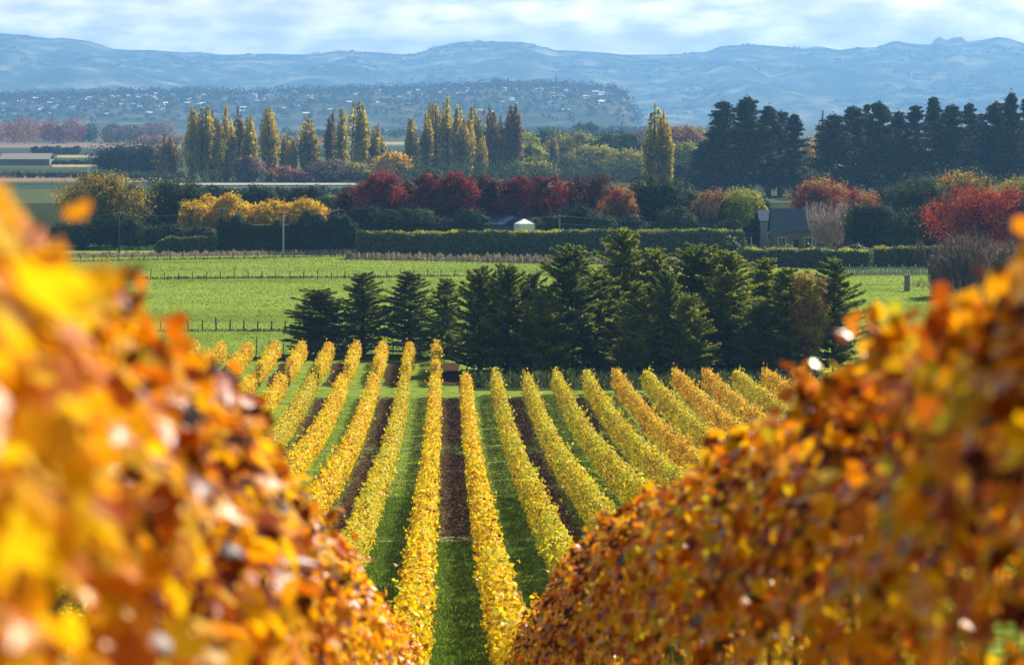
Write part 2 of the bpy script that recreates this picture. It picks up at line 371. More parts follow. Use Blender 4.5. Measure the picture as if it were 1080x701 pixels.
# ------------------------------------------------------------------ vine rows
def vine_cloud(y0, y1, per_m, rng, topf=None, width=.38, low=.42, top=1.95, shoots=True, endround=.8, lump=None):
    L_ = y1 - y0; n = int(per_m * L_)
    y = y0 + L_ * rng.random(n)
    ph = rng.uniform(0, 6.28, 8)
    def wob(a, k): return (np.sin(y * 1.3 * k + ph[a]) + np.sin(y * .47 * k + ph[a + 1]) * 1.2 + np.sin(y * 3.1 * k + ph[a + 2]) * .7) / 2.9
    tz = (topf(y) if topf else np.full(n, top) + .19 * wob(0, 1) + .12 * np.sin(y * 3.6 + ph[6]))
    wd = width * (1 + .42 * wob(3, 1) + .30 * np.sin(y * 3.6 + ph[6] + .4))
    e = np.minimum(y - y0, y1 - y) / endround; ef = np.sqrt(np.clip(e, .05, 1)); tz = low + (tz - low) * (.45 + .55 * ef); wd = wd * ef
    # position on superellipse cross section, shell-biased
    a = rng.uniform(0, 2 * math.pi, n); rad = 1 - .45 * rng.random(n) ** 1.8
    ca, sa = np.cos(a), np.sin(a)
    px_ = np.sign(ca) * np.abs(ca) ** .6; pz_ = np.sign(sa) * np.abs(sa) ** .65
    lo = low + .12 * wob(1, 2)
    cz = (tz + lo) / 2; hz = (tz - lo) / 2
    x = px_ * wd * rad * np.where(pz_ < 0, 1.0 + .12 * pz_, 1 - .25 * pz_); z = cz + pz_ * hz * rad
    N = np.stack([px_ * 1.0, np.zeros(n), pz_ * .7 + .35], 1) + rng.normal(0, .55, (n, 3))
    jit = rng.normal(0, .035, (n, 3)); C = np.stack([x, y, z], 1) + jit
    if shoots:
        ns = int(L_ * 3.4); k = 9
        sy = y0 + .3 + (L_ - .6) * rng.random(ns); sx = rng.uniform(-.7, .7, ns) * width
        st = (topf(sy) if topf else np.full(ns, top)) - .12
        dirs = np.stack([rng.normal(0, .45, ns) + sx * 1.2, rng.normal(0, .45, ns), np.ones(ns)], 1); ln = rng.uniform(.15, .80, ns) * rng.choice([.6, 1.0], ns)
        tt = rng.random((ns, k))
        Cs_ = np.stack([sx, sy, st], 1)[:, None] + unit(dirs)[:, None] * (ln[:, None] * tt)[..., None] + rng.normal(0, .035, (ns, k, 3))
        Cs_ = Cs_.reshape(-1, 3); C = np.concatenate([C, Cs_]); N = np.concatenate([N, rng.normal(0, 1, Cs_.shape) + [0, 0, .5]])
        # side shoots
        ns = int(L_ * 2.4); sy = y0 + .3 + (L_ - .6) * rng.random(ns); sg = rng.choice([-1, 1], ns)
        sz = rng.uniform(.7, 1.8, ns); ln = rng.uniform(.1, .4, ns); tt = rng.random((ns, 5))
        d = np.stack([sg, rng.normal(0, .5, ns), rng.normal(.1, .5, ns)], 1)
        Cq = (np.stack([sg * width * .85, sy, sz], 1)[:, None] + unit(d)[:, None] * (ln[:, None] * tt)[..., None] + rng.normal(0, .03, (ns, 5, 3))).reshape(-1, 3)
        C = np.concatenate([C, Cq]); N = np.concatenate([N, rng.normal(0, 1, Cq.shape) + [0, 0, .4]])
    return C, N
def patchval(C, rng, ph, amt=.3):
    s = (np.sin(C[:, 1] * .8 + ph) + np.sin(C[:, 1] * 2.1 + ph * 2) * .7 + np.sin(C[:, 1] * .21 + ph * 3)) / 2.7
    return np.clip(rng.random(len(C)) * .85 + .08 + s * amt, 0, 1)

postm = MB(); postm.tube([(0, 0, -.1), (0, 0, 1.0), (0, 0, 1.75)], [.055, .055, .05], 8)
post_me = None
def add_post(parent, y, z, name='post'):
    global post_me
    if post_me is None:
        o = postm.build(name, wood_dark, parent, True); post_me = o.data
    else:
        o = link(name, post_me, parent)
    o.location = (0, y, z); return o
ORD = ['first', 'second', 'third', 'fourth', 'fifth', 'sixth', 'seventh', 'eighth', 'ninth', 'tenth', 'eleventh', 'twelfth', 'thirteenth', 'fourteenth', 'fifteenth', 'sixteenth']
YB0, YB1 = 50.0, 233.0
def rowmesh(seed, mat, y0, y1, per_m=440, gap=None):
    rng = np.random.default_rng(seed); ph = rng.uniform(0, 6)
    segs = [(y0, y1)] if not gap else [(y0, gap[0]), (gap[1], y1)]
    Cc, Nn = [], []
    for a, b in segs:
        c, n_ = vine_cloud(a, b, per_m, rng); Cc.append(c); Nn.append(n_)
    C = np.concatenate(Cc); N = np.concatenate(Nn)
    r = patchval(C, rng, ph)
    hole = (np.sin(C[:, 1] * 2.3 + ph) + np.sin(C[:, 1] * 1.37 + ph * 3) + np.sin(C[:, 1] * .51 + ph * 5)) / 3
    kp = (hole > -.72) & ((rng.random(len(C)) < .22) | (np.sin(C[:, 1] * 7 + C[:, 2] * 5 + ph) + np.sin(C[:, 1] * 4.1 - C[:, 2] * 8) + np.sin(C[:, 0] * 9 + C[:, 1] * 3) > -.1))
    C, N, r = C[kp], N[kp], r[kp]
    C[:, 2] += zg(C[:, 1])
    return leafmesh('foliage', C, N, rng.uniform(.10, .195, len(C)), mat, rng, .85, rnd=r, fold=.3)
protoY = [rowmesh(20 + i, LM[m], YB0, YB1) for i, m in enumerate(['yellow', 'yellow', 'lime'])]
protoM = [rowmesh(30 + i, LM[m], 62, YB1 + 2) for i, m in enumerate(['lime', 'lime'])]
protoR = [rowmesh(40 + i, LM[m], 100, YB1 + 3, 440, g) for i, (m, g) in enumerate([('amber', (203, 206)), ('lime', (199, 201.5)), ('amber', (207, 210))])]
wirem = {}
def add_wires(parent, y0, y1):
    key = (y0, y1)
    if key not in wirem:
        m = MB()
        for zz in (.9, 1.35, 1.75):
            yy = np.arange(y0, y1 + .1, 6.0); m.tube([(0, y, float(zg(y)) + zz) for y in yy], .004, 3)
        o = m.build('trellis_wire', wire_m, parent); wirem[key] = o.data
    else: link('trellis_wire', wirem[key], parent)
for n in range(NL + 1, NR):
    if n in (0, 1): me = protoY[n]; a = YB0
    elif n < 0: me = protoY[(n + 30) % 3]; a = YB0
    elif n < 6: me = (protoM[n % 2] if n != 3 else protoY[2]); a = 62 if n != 3 else YB0
    else: me = protoR[n % 3]; a = 100
    b = YB1 if (n < 2 or n == 3) else (YB1 + 2 if n < 6 else YB1 + 3)
    side = 'left' if n <= 0 else 'right'; k = -n if n <= 0 else n - 1
    tone = 'golden yellow' if n < 2 else ('lime-yellow' if n < 6 else 'amber-yellow')
    root = thing('vine_row', f'{tone} vine row, {ORD[k]} to the {side} of the central soil strip', 'vine row', (rowx(n), 0, 0), 0, 'yellow vine rows running towards the conifers')
    link('foliage', me, root)
    for yy in (b - .3, a + .3): add_post(root, yy, float(zg(yy)))
    add_wires(root, a, b)
# second, short block on the left beyond the headland
B2 = [rowmesh(60 + i, LM['yellow'], 241.5, 266, 560) for i in range(3)]
for i, n in enumerate(range(0, NL, -1)):
    root = thing('vine_row', f'short yellow vine row before the paddock fence, {ORD[i]} leftward from the dense conifers', 'vine row', (rowx(n), 0, 0), 0, 'short vine rows beyond the grass headland')
    link('foliage', B2[i % 3], root)
    for yy in (242, 265.8): add_post(root, yy, float(zg(yy)))
    add_wires(root, 241.5, 266)

# near orange rows on the slope, whose tops follow the outline in the photograph
def near_row(n, y0, y1, inner, sil, mat, seed, label, per_m=2300, lift=.01, gapv=-.12):
    pts = []
    for (px, py) in sil:
        d = abs(inner) * 3000 / abs(471 - px); q = P(px, py, d); pts.append((d, q.z - float(zg(d))))
    pts.sort(); dd = np.array([p[0] for p in pts]); zz = np.array([p[1] for p in pts])
    print('near', [(round(a, 1), round(b, 2)) for a, b in pts])
    rng = np.random.default_rng(seed)
    tf = lambda y: np.clip(np.interp(y, dd, zz) + lift, 1.0, 2.5)
    C, N = vine_cloud(y0, y1, per_m, rng, topf=tf, width=.40, low=.06, endround=.6, shoots=False)
    ns = int((y1 - y0) * 14); sy = rng.uniform(y0 + .2, y1 - .2, ns); ln = rng.uniform(.05, .20, ns); tt = rng.random((ns, 14))
    sd_ = np.stack([rng.normal(0, .35, ns), rng.normal(0, .35, ns), np.ones(ns)], 1); sb = np.stack([rng.uniform(-.26, .26, ns), sy, tf(sy) - .12], 1)
    Cq = (sb[:, None] + unit(sd_)[:, None] * (ln[:, None] * tt)[..., None] + rng.normal(0, .03, (ns, 14, 3))).reshape(-1, 3)
    C = np.concatenate([C, Cq]); N = np.concatenate([N, rng.normal(0, 1, Cq.shape) + [0, 0, .3]])
    gp_ = (np.sin(C[:, 1] * 9 + 2.5 * np.sin(C[:, 2] * 6)) + np.sin(C[:, 2] * 11 + 2 * np.sin(C[:, 1] * 5) + C[:, 0] * 7) + np.sin(C[:, 1] * 3.3 + C[:, 2] * 4 + C[:, 0] * 9)) / 3
    kp = (gp_ > gapv) | (rng.random(len(C)) < .16) ; C, N = C[kp], N[kp]
    r = patchval(C, rng, seed, .22); C[:, 2] += zg(C[:, 1])
    root = thing('vine_row', label, 'vine row', (rowx(n), 0, 0), 0, 'orange vine rows on the slope')
    link('foliage', palmate('foliage', C, N, rng.uniform(.048, .10, len(C)), mat, rng, r), root)
    # trunks with two arms, and canes
    k = 0; proto = None
    for y in np.arange(y0 + .6, y1, 1.8):
        if proto is None:
            m = MB(); m.tube([(0, 0, -.05), (.03, .02, .4), (-.02, 0, .85)], [.035, .028, .026], 7)
            m.tube([(-.02, 0, .85), (0, .4, .92), (0, .85, .93)], [.02, .016, .010], 6); m.tube([(-.02, 0, .85), (0, -.4, .92), (0, -.85, .93)], [.02, .016, .010], 6)
            for q in range(9):
                yy = -.8 + q * .2; m.tube([(0, yy, .92), (rng.normal(0, .06), yy + rng.normal(0, .05), 1.4), (rng.normal(0, .1), yy + rng.normal(0, .1), 1.85)], [.006, .005, .003], 4)
            o = m.build('vine_trunk', bark, root, True); proto = o.data
        else: o = link('vine_trunk', proto, root)
        o.location = (0, y, float(zg(y)))
    for y in np.arange(y0 + .2, y1, 6.0): add_post(root, y, float(zg(y)))
    add_wires(root, y0, y1)
SIL_L = [(0, 172), (40, 186), (75, 205), (105, 240), (120, 290), (150, 305), (185, 330), (212, 338), (232, 385), (262, 395), (290, 425), (308, 480), (330, 505), (350, 550), (378, 575), (398, 620), (415, 640), (428, 662)]
SIL_R = [(1120, 250), (1080, 262), (1062, 268), (1040, 300), (1005, 308), (975, 335), (950, 345), (930, 372), (885, 372), (855, 398), (820, 432), (785, 455), (745, 468), (715, 492), (690, 522), (650, 540), (618, 560), (592, 585), (570, 625), (556, 648)]
near_row(0, 2.6, 49.5, .58, SIL_L, LM['orange'], 5, 'bright orange blurred vine row filling the left foreground on the slope', lift=.06, gapv=.02)
near_row(1, 4.0, 49.5, 1.18, SIL_R, LM['rust'], 8, 'rust and amber vine row in shade filling the right foreground', gapv=-.12, lift=.07)

# ------------------------------------------------------------------ tree builders
def limb_mb(h, rng, r0, spread, nb=6, top=.7):
    m = MB(); top_z = h * top
    pts = [(0, 0, -.3)]; x = y = 0
    for k in range(1, 6):
        x += rng.normal(0, r0 * .35); y += rng.normal(0, r0 * .35); pts.append((x, y, top_z * k / 5))
    m.tube(pts, [r0 * 1.25] + [r0 * (1 - .17 * k) for k in range(1, 6)], 8)
    for k in range(nb):
        z0 = h * rng.uniform(.18, .55); a = rng.uniform(0, 6.28); l = spread * rng.uniform(.5, .95)
        p0 = Vector((0, 0, z0)); d = Vector((math.cos(a), math.sin(a), 0))
        m.tube([p0, p0 + d * l * .45 + Vector((0, 0, l * .35)), p0 + d * l * .9 + Vector((0, 0, l * .85))], [r0 * .45, r0 * .3, r0 * .1], 5)
    return m
def crown_pts(w, h, z0, rng, nclump, per, shape='round', flat=1.0, depth=None):
    """clumped cloud of leaf centres and normals"""
    dw = depth or w
    u = rng.normal(size=(nclump, 3)); u /= np.linalg.norm(u, axis=1)[:, None]
    r = rng.random(nclump) ** .38
    u = u * r[:, None]
    if shape == 'round':
        u[:, 2] = np.where(u[:, 2] < 0, u[:, 2] * .9, u[:, 2])
    cx = u[:, 0] * w * .42; cy_ = u[:, 1] * dw * .42; cz = z0 + (h - z0) * (.5 + .44 * u[:, 2])
    # uneven outline
    ph = rng.uniform(0, 6.28, 4); a = np.arctan2(u[:, 1], u[:, 0])
    k = 1 + .13 * np.sin(2 * a + ph[0]) + .12 * np.sin(3 * a + ph[1] + 2 * u[:, 2])
    cx *= k; cy_ *= k
    cr_ = (w * .105) * rng.uniform(.5, 1.35, nclump)
    v = rng.normal(size=(nclump, per, 3)); v /= np.linalg.norm(v, axis=2)[..., None]; v *= np.abs(rng.normal(.75, .45, (nclump, per, 1)))
    C = np.stack([cx, cy_, cz], 1)[:, None] + v * cr_[:, None, None] * np.array([1, 1, .75 * flat])
    N = v + u[:, None] * .5 + np.array([0, 0, .3]) + rng.normal(0, .3, v.shape)
    cv = np.repeat(rng.random(nclump) * .45, per)
    return C.reshape(-1, 3), N.reshape(-1, 3), cv
TREES = 'trees around the paddocks'
def broadleaf(px, ytop, wpx, Y, mat, label, seed, name='broadleaf_tree', cat='tree', trunk=.12, ybase=None, dens=1.0, leafpx=1.9, group=None, barkm=None, low=.12, depth=None, gy=None):
    rng = np.random.default_rng(seed)
    top = P(px, ytop, Y); h = top.z; w = wpx * 1.32 / 3000 * Y; x = top.x
    lp = leafpx / 3000 * Y
    vis = w * h; ntot = int(min(20000, max(900, dens * 15 * vis / (lp * lp * .5)))); ncl = max(26, int(ntot ** .5 * 1.5)); per = max(8, ntot // ncl)
    C, N, cv = crown_pts(w, h, h * low, rng, ncl, per, depth=depth)
    r = np.clip(cv + rng.random(len(C)) * .6, 0, 1)
    root = thing(name, label, cat, (x, Y, 0), 0, group)
    cr_ = link('crown', leafmesh('crown', C, N, lp * rng.uniform(.7, 1.4, len(C)), LM[mat], rng, .8, rnd=r), root)
    limb_mb(h, rng, max(.12, h * .025), w * .45).build('trunk', barkm or bark, root, True)
    return root
# lombardy poplars
def poplar_meshes(seed, h=24, w=4.2, mat='poplar', bare=.12, n=5200):
    rng = np.random.default_rng(seed)
    # a sheaf of narrow upright leaders of uneven height
    nl = 13; la = rng.uniform(0, 6.28, nl); lr = rng.uniform(.3, .8, nl) * w / 2; lh = rng.uniform(.62, .98, nl); lh[0] = 1; lr[0] = .05
    k = rng.integers(0, nl, n); t = rng.random(n) ** .85; z = h * (.04 + (lh[k] - .04) * t)
    sp = w * .17 * np.sin(np.clip(t * .93 + .1, 0, 1) * math.pi) ** .55 * (.75 + .5 * np.sin(t * 17 + la[k] * 5) ** 2)
    v = rng.normal(size=(n, 2)); v /= np.linalg.norm(v, axis=1)[:, None]; q = rng.random(n) ** .45
    bl = (.25 + .75 * np.sin(np.clip(t * 1.5, 0, 1) * math.pi / 2)) * (1 - .35 * np.clip(t - .7, 0, 1) / .3)
    x = np.cos(la[k]) * lr[k] * bl + v[:, 0] * sp * q; y = np.sin(la[k]) * lr[k] * bl + v[:, 1] * sp * q
    keep = (rng.random(n) < .93 - .75 * (t > .82) * (rng.random(n) < .6)) & (np.sin(z * 1.7 + la[k] * 9) + rng.random(n) * 1.6 > -.25)
    C = np.stack([x, y, z + rng.normal(0, .2, n)], 1)[keep]
    N = np.stack([v[:, 0], v[:, 1], np.full(n, .15)], 1)[keep] + rng.normal(0, .5, (keep.sum(), 3))
    T = np.stack([rng.normal(0, .3, n), rng.normal(0, .3, n), np.ones(n)], 1)[keep]
    rv = np.clip(rng.random(nl)[k][keep] * .45 + rng.random(keep.sum()) * .55, 0, 1)
    cm = leafmesh('crown', C, N, rng.uniform(.4, .95, len(C)), LM[mat], rng, .5, T, rv)
    m = MB(); m.tube([(0, 0, -.3), (.1, 0, h * .3), (0, .1, h * .7), (0, 0, h * 1.01)], [.45, .32, .16, .03], 7)
    for j in range(nl):
        a = la[j]; rj = lr[j]; m.tube([(0, 0, h * .05), (math.cos(a) * rj, math.sin(a) * rj, h * .3), (math.cos(a) * rj * .5, math.sin(a) * rj * .5, h * lh[j] * .99)], [.2, .13, .03], 5)
    return cm, m
def make_tree_from(cm, m, name, label, cat, bk, group):
    root = thing(name, label, cat, (0, 0, 0), 0, group); link('crown', cm, root); m.build('trunk', bk, root, True); return root
PROTO = {}
def place(kind, builder, nvar, i, px, ytop, Y, wpx, label, name, cat, group, h0, w0, bk=bark, rz=None):
    top = P(px, ytop, Y); h = top.z; w = wpx / 3000 * Y
    key = (kind, i % nvar); loc = (top.x, Y, 0); sc = (w / w0, w / w0, h / h0); rz = (i * 2.399) % 6.28 if rz is None else rz
    if key not in PROTO:
        cm, m = builder(key[1]); root = make_tree_from(cm, m, name, label, cat, bk, group); PROTO[key] = root
        root.location = loc; root.rotation_euler = (0, 0, rz); root.scale = sc
        return root
    return dup(PROTO[key], label, loc, rz, sc, group)
POPS = [ # px, top, width px, Y, material kind, label
 (173, 142, 13, 1010, 'poplar_brown', 'thin half-bare poplar, leftmost of the poplars'),
 (181, 144, 11, 1000, 'poplar_brown', 'thin brown poplar just left of the tall golden poplar clump'),
 (202, 113, 13, 985, 'poplar', 'olive poplar at the left edge of the tall leftmost clump'),
 (214, 110, 14, 990, 'poplar', 'olive poplar second from the left in the tall leftmost clump'),
 (224, 118, 12, 995, 'poplar_brown', 'brownish poplar in the middle of the tall leftmost clump'),
 (231, 124, 12, 980, 'poplar', 'shorter olive poplar in front in the tall leftmost clump'),
 (238, 109, 14, 985, 'poplar_gold', 'poplar in sunlit gold at the right edge of the tall leftmost clump'),  # gold puts the sunlit right side of the clump into the colour
 (251, 113, 11, 1000, 'poplar_brown', 'slim brown poplar just right of the golden clump edge'),
 (264, 121, 14, 990, 'poplar', 'broad brown-gold poplar standing behind a mauve bare bush'),
 (284, 109, 15, 985, 'poplar_gold', 'tall golden poplar standing alone above the mauve bush'),
 (300, 140, 10, 990, 'poplar', 'low poplar, left of a short pair beside the tall golden one'),
 (308, 145, 10, 985, 'poplar_gold', 'low golden poplar, right of a short pair'),
 (326, 120, 16, 985, 'poplar', 'stout poplar standing alone between two gaps of the tree line'),
 (352, 118, 14, 1000, 'poplar_brown', 'dark poplar at the left of the central poplar trio'),
 (362, 113, 12, 990, 'poplar', 'olive poplar in the middle of the central poplar trio'),
 (379, 106, 18, 985, 'poplar', 'broad olive poplar, tallest of the central poplar trio'),
 (399, 130, 15, 990, 'poplar', 'short brown-gold poplar above the golden round bush'),
 (435, 123, 12, 985, 'poplar', 'olive poplar at the left edge of the tallest clump'),
 (449, 116, 12, 990, 'poplar_gold', 'gold-streaked poplar second in the tallest clump'),
 (459, 106, 13, 995, 'poplar', 'dark olive poplar left of the summit of the tallest clump'),
 (472, 99, 15, 985, 'poplar', 'poplar forming the summit of the tallest clump'),
 (483, 111, 13, 980, 'poplar', 'olive poplar right of the summit of the tallest clump'),
 (491, 122, 13, 975, 'poplar_gold', 'bright yellow poplar low on the right of the tallest clump'),
 (501, 111, 12, 985, 'poplar', 'gold-green poplar at the right end of the tallest clump'),
 (509, 142, 10, 975, 'poplar_gold', 'small bright yellow poplar in front of the bare ones'),
 (516, 111, 13, 990, 'poplar_brown', 'nearly bare brown poplar right of the tallest clump'),
 (528, 122, 10, 995, 'poplar_brown', 'thin nearly bare poplar between two taller brown ones'),
 (543, 108, 17, 1000, 'poplar_brown', 'brown broad bare-topped poplar behind the yellow-green willow'),
 (582, 143, 12, 1050, 'poplar_brown', 'small copper-coloured column poplar among the rounded trees'),
 (602, 160, 10, 1040, 'poplar_gold', 'small golden column poplar among the rounded trees'),
 (544, 155, 9, 1040, 'poplar_gold', 'small yellow column poplar under the yellow-green willow'),
 (691, 110, 20, 760, 'poplar', 'left stem of the lone pair of poplars beside the dark pines'),
 (700, 117, 18, 750, 'poplar_gold', 'right stem, in sunlit gold, of the lone pair of poplars beside the dark pines'),  # gold colour stands for the side turned to the sun
 (868, 117, 10, 880, 'poplar_brown', 'bare grey poplar showing through the gap between the pines'),
]
kcount = {}
for (px, yt, wp, Y, mt, lab) in POPS:
    i = kcount.get(mt, 0); kcount[mt] = i + 1
    place('pop' + mt, lambda v, mt=mt: poplar_meshes(100 + v * 7 + len(mt), mat=mt), 3, i, px, yt, Y, wp * 1.75, lab, 'poplar_tree', 'poplar', 'autumn poplars beyond the paddocks', 24, 4.2)

# tall dark pines
def pine_meshes(seed, h=27, w=10):
    rng = np.random.default_rng(seed + 500)
    m = MB(); m.tube([(0, 0, -.3), (.15, 0, h * .35), (0, .15, h * .7), (0, 0, h * .98)], [.5, .38, .22, .04], 7)
    Cs_, Ns = [], []
    for q in range(150):
        t = .08 + .91 * rng.random() ** .75; z = h * t; L_ = w * .5 * min((1.03 - t) ** (.8 if seed % 2 else .55) * 1.15, .10 + (1 - t) * 2.6) * rng.uniform(.45, 1.15) * (1 if t > .3 else .75)
        a = rng.uniform(0, 6.28); d = np.array([math.cos(a), math.sin(a), rng.uniform(.1, .55)])
        e = np.array([0, 0, z]) + d * L_; m.tube([(0, 0, z), tuple(np.array([0, 0, z]) + d * L_ * .5 * [1, 1, .8]), tuple(e)], [.12, .08, .03], 4)
        for c in range(4):
            p = np.array([0, 0, z]) + d * L_ * (.30 + .22 * c); rr = w * .085 * rng.uniform(.7, 1.3) * (.5 + .7 * (1 - t))
            v = rng.normal(size=(34, 3)); v /= np.linalg.norm(v, axis=1)[:, None]; v *= np.abs(rng.normal(.7, .4, (34, 1)))
            Cs_.append(p + v * rr * [1.2, 1.2, .7]); Ns.append(v + rng.normal(0, .4, v.shape) + [0, 0, .4])
    v = rng.normal(0, 1, (120, 3)); Cs_.append(np.array([0, 0, h * .96]) + v * [.25, .25, .8]); Ns.append(v)
    C = np.concatenate(Cs_); N = np.concatenate(Ns)
    return leafmesh('crown', C, N, rng.uniform(.35, .75, len(C)), LM['pine'], rng, .6), m
PINES = [
 (744, 150, 30, 800, 'low dark pine at the far left foot of the pine group'),
 (763, 108, 36, 790, 'dark pine with pointed top, leftmost of the tall pine group'),
 (788, 102, 42, 780, 'broad-headed dark pine, tallest of the left pine group'),
 (811, 112, 36, 785, 'dark pine just right of the tallest one'),
 (823, 118, 30, 800, 'narrow dark pine near the right of the left pine group'),
 (838, 121, 34, 790, 'dark pine closing the left pine group before the yellow gap'),
 (879, 121, 38, 780, 'round-topped dark pine starting the long pine belt'),
 (900, 113, 30, 790, 'second dark pine of the long pine belt'),
 (915, 111, 28, 800, 'slim dark pine left of a broad crown in the pine belt'),
 (928, 108, 34, 780, 'broad dark pine crown in the left part of the pine belt'),
 (948, 118, 30, 790, 'shorter dark pine in the pine belt beside the broad crown'),
 (966, 112, 32, 780, 'dark pine just left of the sharp-topped pine'),
 (985, 103, 28, 790, 'sharp-topped dark pine near the middle of the pine belt'),
 (1004, 111, 28, 780, 'dark pine just right of the sharp-topped pine'),
 (1022, 110, 30, 790, 'dark pine with twin tips in the right part of the pine belt'),
 (1035, 121, 26, 800, 'short dark pine filling the notch in the pine belt'),
 (1051, 108, 30, 780, 'dark pine just left of the tallest right pine'),
 (1067, 98, 32, 770, 'tallest pine at the right end with tiered branches'),
 (1086, 104, 32, 780, 'dark pine cut by the right picture border'),
]
for i, (px, yt, wp, Y, lab) in enumerate(PINES):
    place('pine', lambda v: pine_meshes(v), 7, i, px, yt, Y, wp * (1.75 + .35 * math.sin(i * 2.1)), lab, 'pine_tree', 'pine', 'tall dark pines', 27, 10)

# young conifers at the end of the vineyard, boughs in layers
def conifer_meshes(seed, mat='conifer', h=11, w=7, dense=1.0, droop=.0, rise=.35, roundtop=False, fill=1.0):
    rng = np.random.default_rng(seed + 900)
    m = MB(); m.tube([(0, 0, -.3), (.04, 0, h * .4), (0, .04, h * .75), (0, 0, h * .99)], [.2, .15, .08, .02], 7)
    Cs_, Ns, Ts, Rs = [], [], [], []
    nb = int(84 * dense)
    for q in range(nb):
        t = .03 + .94 * (q + rng.random()) / nb; z = h * t
        env = (1 - t) ** (.45 if roundtop else .62) * (1 - .35 * max(0, .25 - t) / .25)
        L_ = w * .52 * env * rng.choice([rng.uniform(.4, .9), rng.uniform(.85, 1.2)]) + .25
        a = q * 2.399 + rng.normal(0, .35); up = rise * (.3 + .9 * t) + rng.normal(0, .10) - droop * (1 - t)
        ns = 6; d2 = np.array([math.cos(a), math.sin(a)]); pts = []
        for s in range(ns + 1):
            u_ = s / ns; pts.append((d2[0] * L_ * u_, d2[1] * L_ * u_, z + L_ * (up * u_ + .12 * u_ * u_)))
        m.tube([pts[0], pts[3], pts[-1]], [.045 * (1.2 - t), .03 * (1.2 - t), .008], 4)
        pts = np.array(pts); nt_ = int(62 * L_ * dense ** .3) + 14
        u_ = .12 + .9 * rng.random(nt_) ** .8; base = np.stack([np.interp(u_, np.linspace(0, 1, ns + 1), pts[:, k]) for k in range(3)], 1)
        side = rng.normal(0, 1, nt_) * L_ * .13 * (1.15 - u_ * .7); perp = np.array([-d2[1], d2[0], 0])
        C = base + perp * side[:, None] + np.stack([np.zeros(nt_), np.zeros(nt_), rng.normal(.02, .06, nt_) - .15 * np.abs(side)], 1)
        T = np.tile([d2[0], d2[1], up + .25], (nt_, 1)) + perp * np.sign(side)[:, None] * .8 + rng.normal(0, .25, (nt_, 3))
        N = np.tile([0, 0, .8], (nt_, 1)) + rng.normal(0, .75, (nt_, 3))
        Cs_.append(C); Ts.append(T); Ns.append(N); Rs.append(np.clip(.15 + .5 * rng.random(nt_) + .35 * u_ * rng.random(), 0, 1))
    ni = int(2600 * fill); ti = .03 + .9 * rng.random(ni) ** 1.3; ai = rng.uniform(0, 6.28, ni)
    ri = w * .40 * (1 - ti) ** (.45 if roundtop else .62) * rng.random(ni) ** .5 * (.8 + .25 * np.sin(ai * 3 + ti * 14) + .15 * np.sin(ti * 40))
    Cs_.append(np.stack([np.cos(ai) * ri, np.sin(ai) * ri, h * ti + ri * rise * .5], 1)); Ns.append(rng.normal(size=(ni, 3)) + [0, 0, .4])
    Ts.append(np.stack([np.cos(ai), np.sin(ai), rng.uniform(-.1, 1.0, ni)], 1)); Rs.append(rng.random(ni) * .75)
    v = rng.normal(0, 1, (60, 3)); Cs_.append(np.array([0, 0, h * .95]) + v * [.14, .14, .3]); Ns.append(v); Ts.append(np.tile([0, 0, 1.0], (60, 1))); Rs.append(np.full(60, .6))
    C = np.concatenate(Cs_); N = np.concatenate(Ns); T = np.concatenate(Ts); r = np.concatenate(Rs)
    return leafmesh('crown', C, N, rng.uniform(.22, .50, len(C)), LM[mat], rng, .34, T, r), m
CON = [ # px, top, width, Y, kind, label
 (338, 305, 58, 273, 'r', 'bushy rounded conifer, leftmost, with a smooth dome top'),
 (383, 287, 66, 274, 'o', 'open-branched conifer with visible trunk, second from the left'),
 (432, 286, 74, 273, 'o', 'broad open conifer with ragged flat top, third from the left'),
 (471, 293, 56, 271, 'o', 'slender open conifer, last before the dense dark belt'),
 (506, 283, 58, 256, 'd', 'dark conifer starting the dense belt behind the vine ends'),
 (535, 280, 56, 254, 'd', 'spiky dark conifer second in the dense belt'),
 (560, 288, 52, 258, 'd', 'shorter dark conifer in front of the gap before the tall spire'),
 (576, 300, 50, 252, 'v', 'low olive conifer at the left foot of the tall tilted-tip one'),
 (602, 260, 74, 255, 'd', 'tall conifer whose tip leans right, left of the pole pair'),
 (632, 282, 56, 257, 'v', 'olive conifer standing below the two power poles'),
 (658, 240, 72, 262, 'v', 'tallest light green conifer of the belt with its tip above the hedge'),
 (672, 296, 50, 251, 'v', 'low olive conifer in front of the tallest one'),
 (693, 262, 58, 262, 'v', 'mid-height olive conifer just right of the tallest one'),
 (705, 287, 44, 252, 'd', 'dark round-topped conifer in front, right of the tallest one'),
 (738, 258, 66, 262, 'r', 'dark bushy conifer with a broad rounded head'),
 (728, 312, 44, 250, 'c', 'small bright green conifer low in front of the rounded one'),
 (768, 264, 68, 256, 'v', 'olive conifer with regular tiers right of the rounded one'),
 (806, 272, 54, 262, 'v', 'conifer with light green top behind the brown-tinged pair'),
 (800, 320, 44, 252, 'd', 'short dark conifer low between two tiered ones'),
 (830, 282, 60, 254, 'v', 'tiered conifer with a straight visible trunk before the yellow tree'),
 (880, 272, 72, 255, 'o', 'long-armed conifer ending the belt against the green paddock'),
]
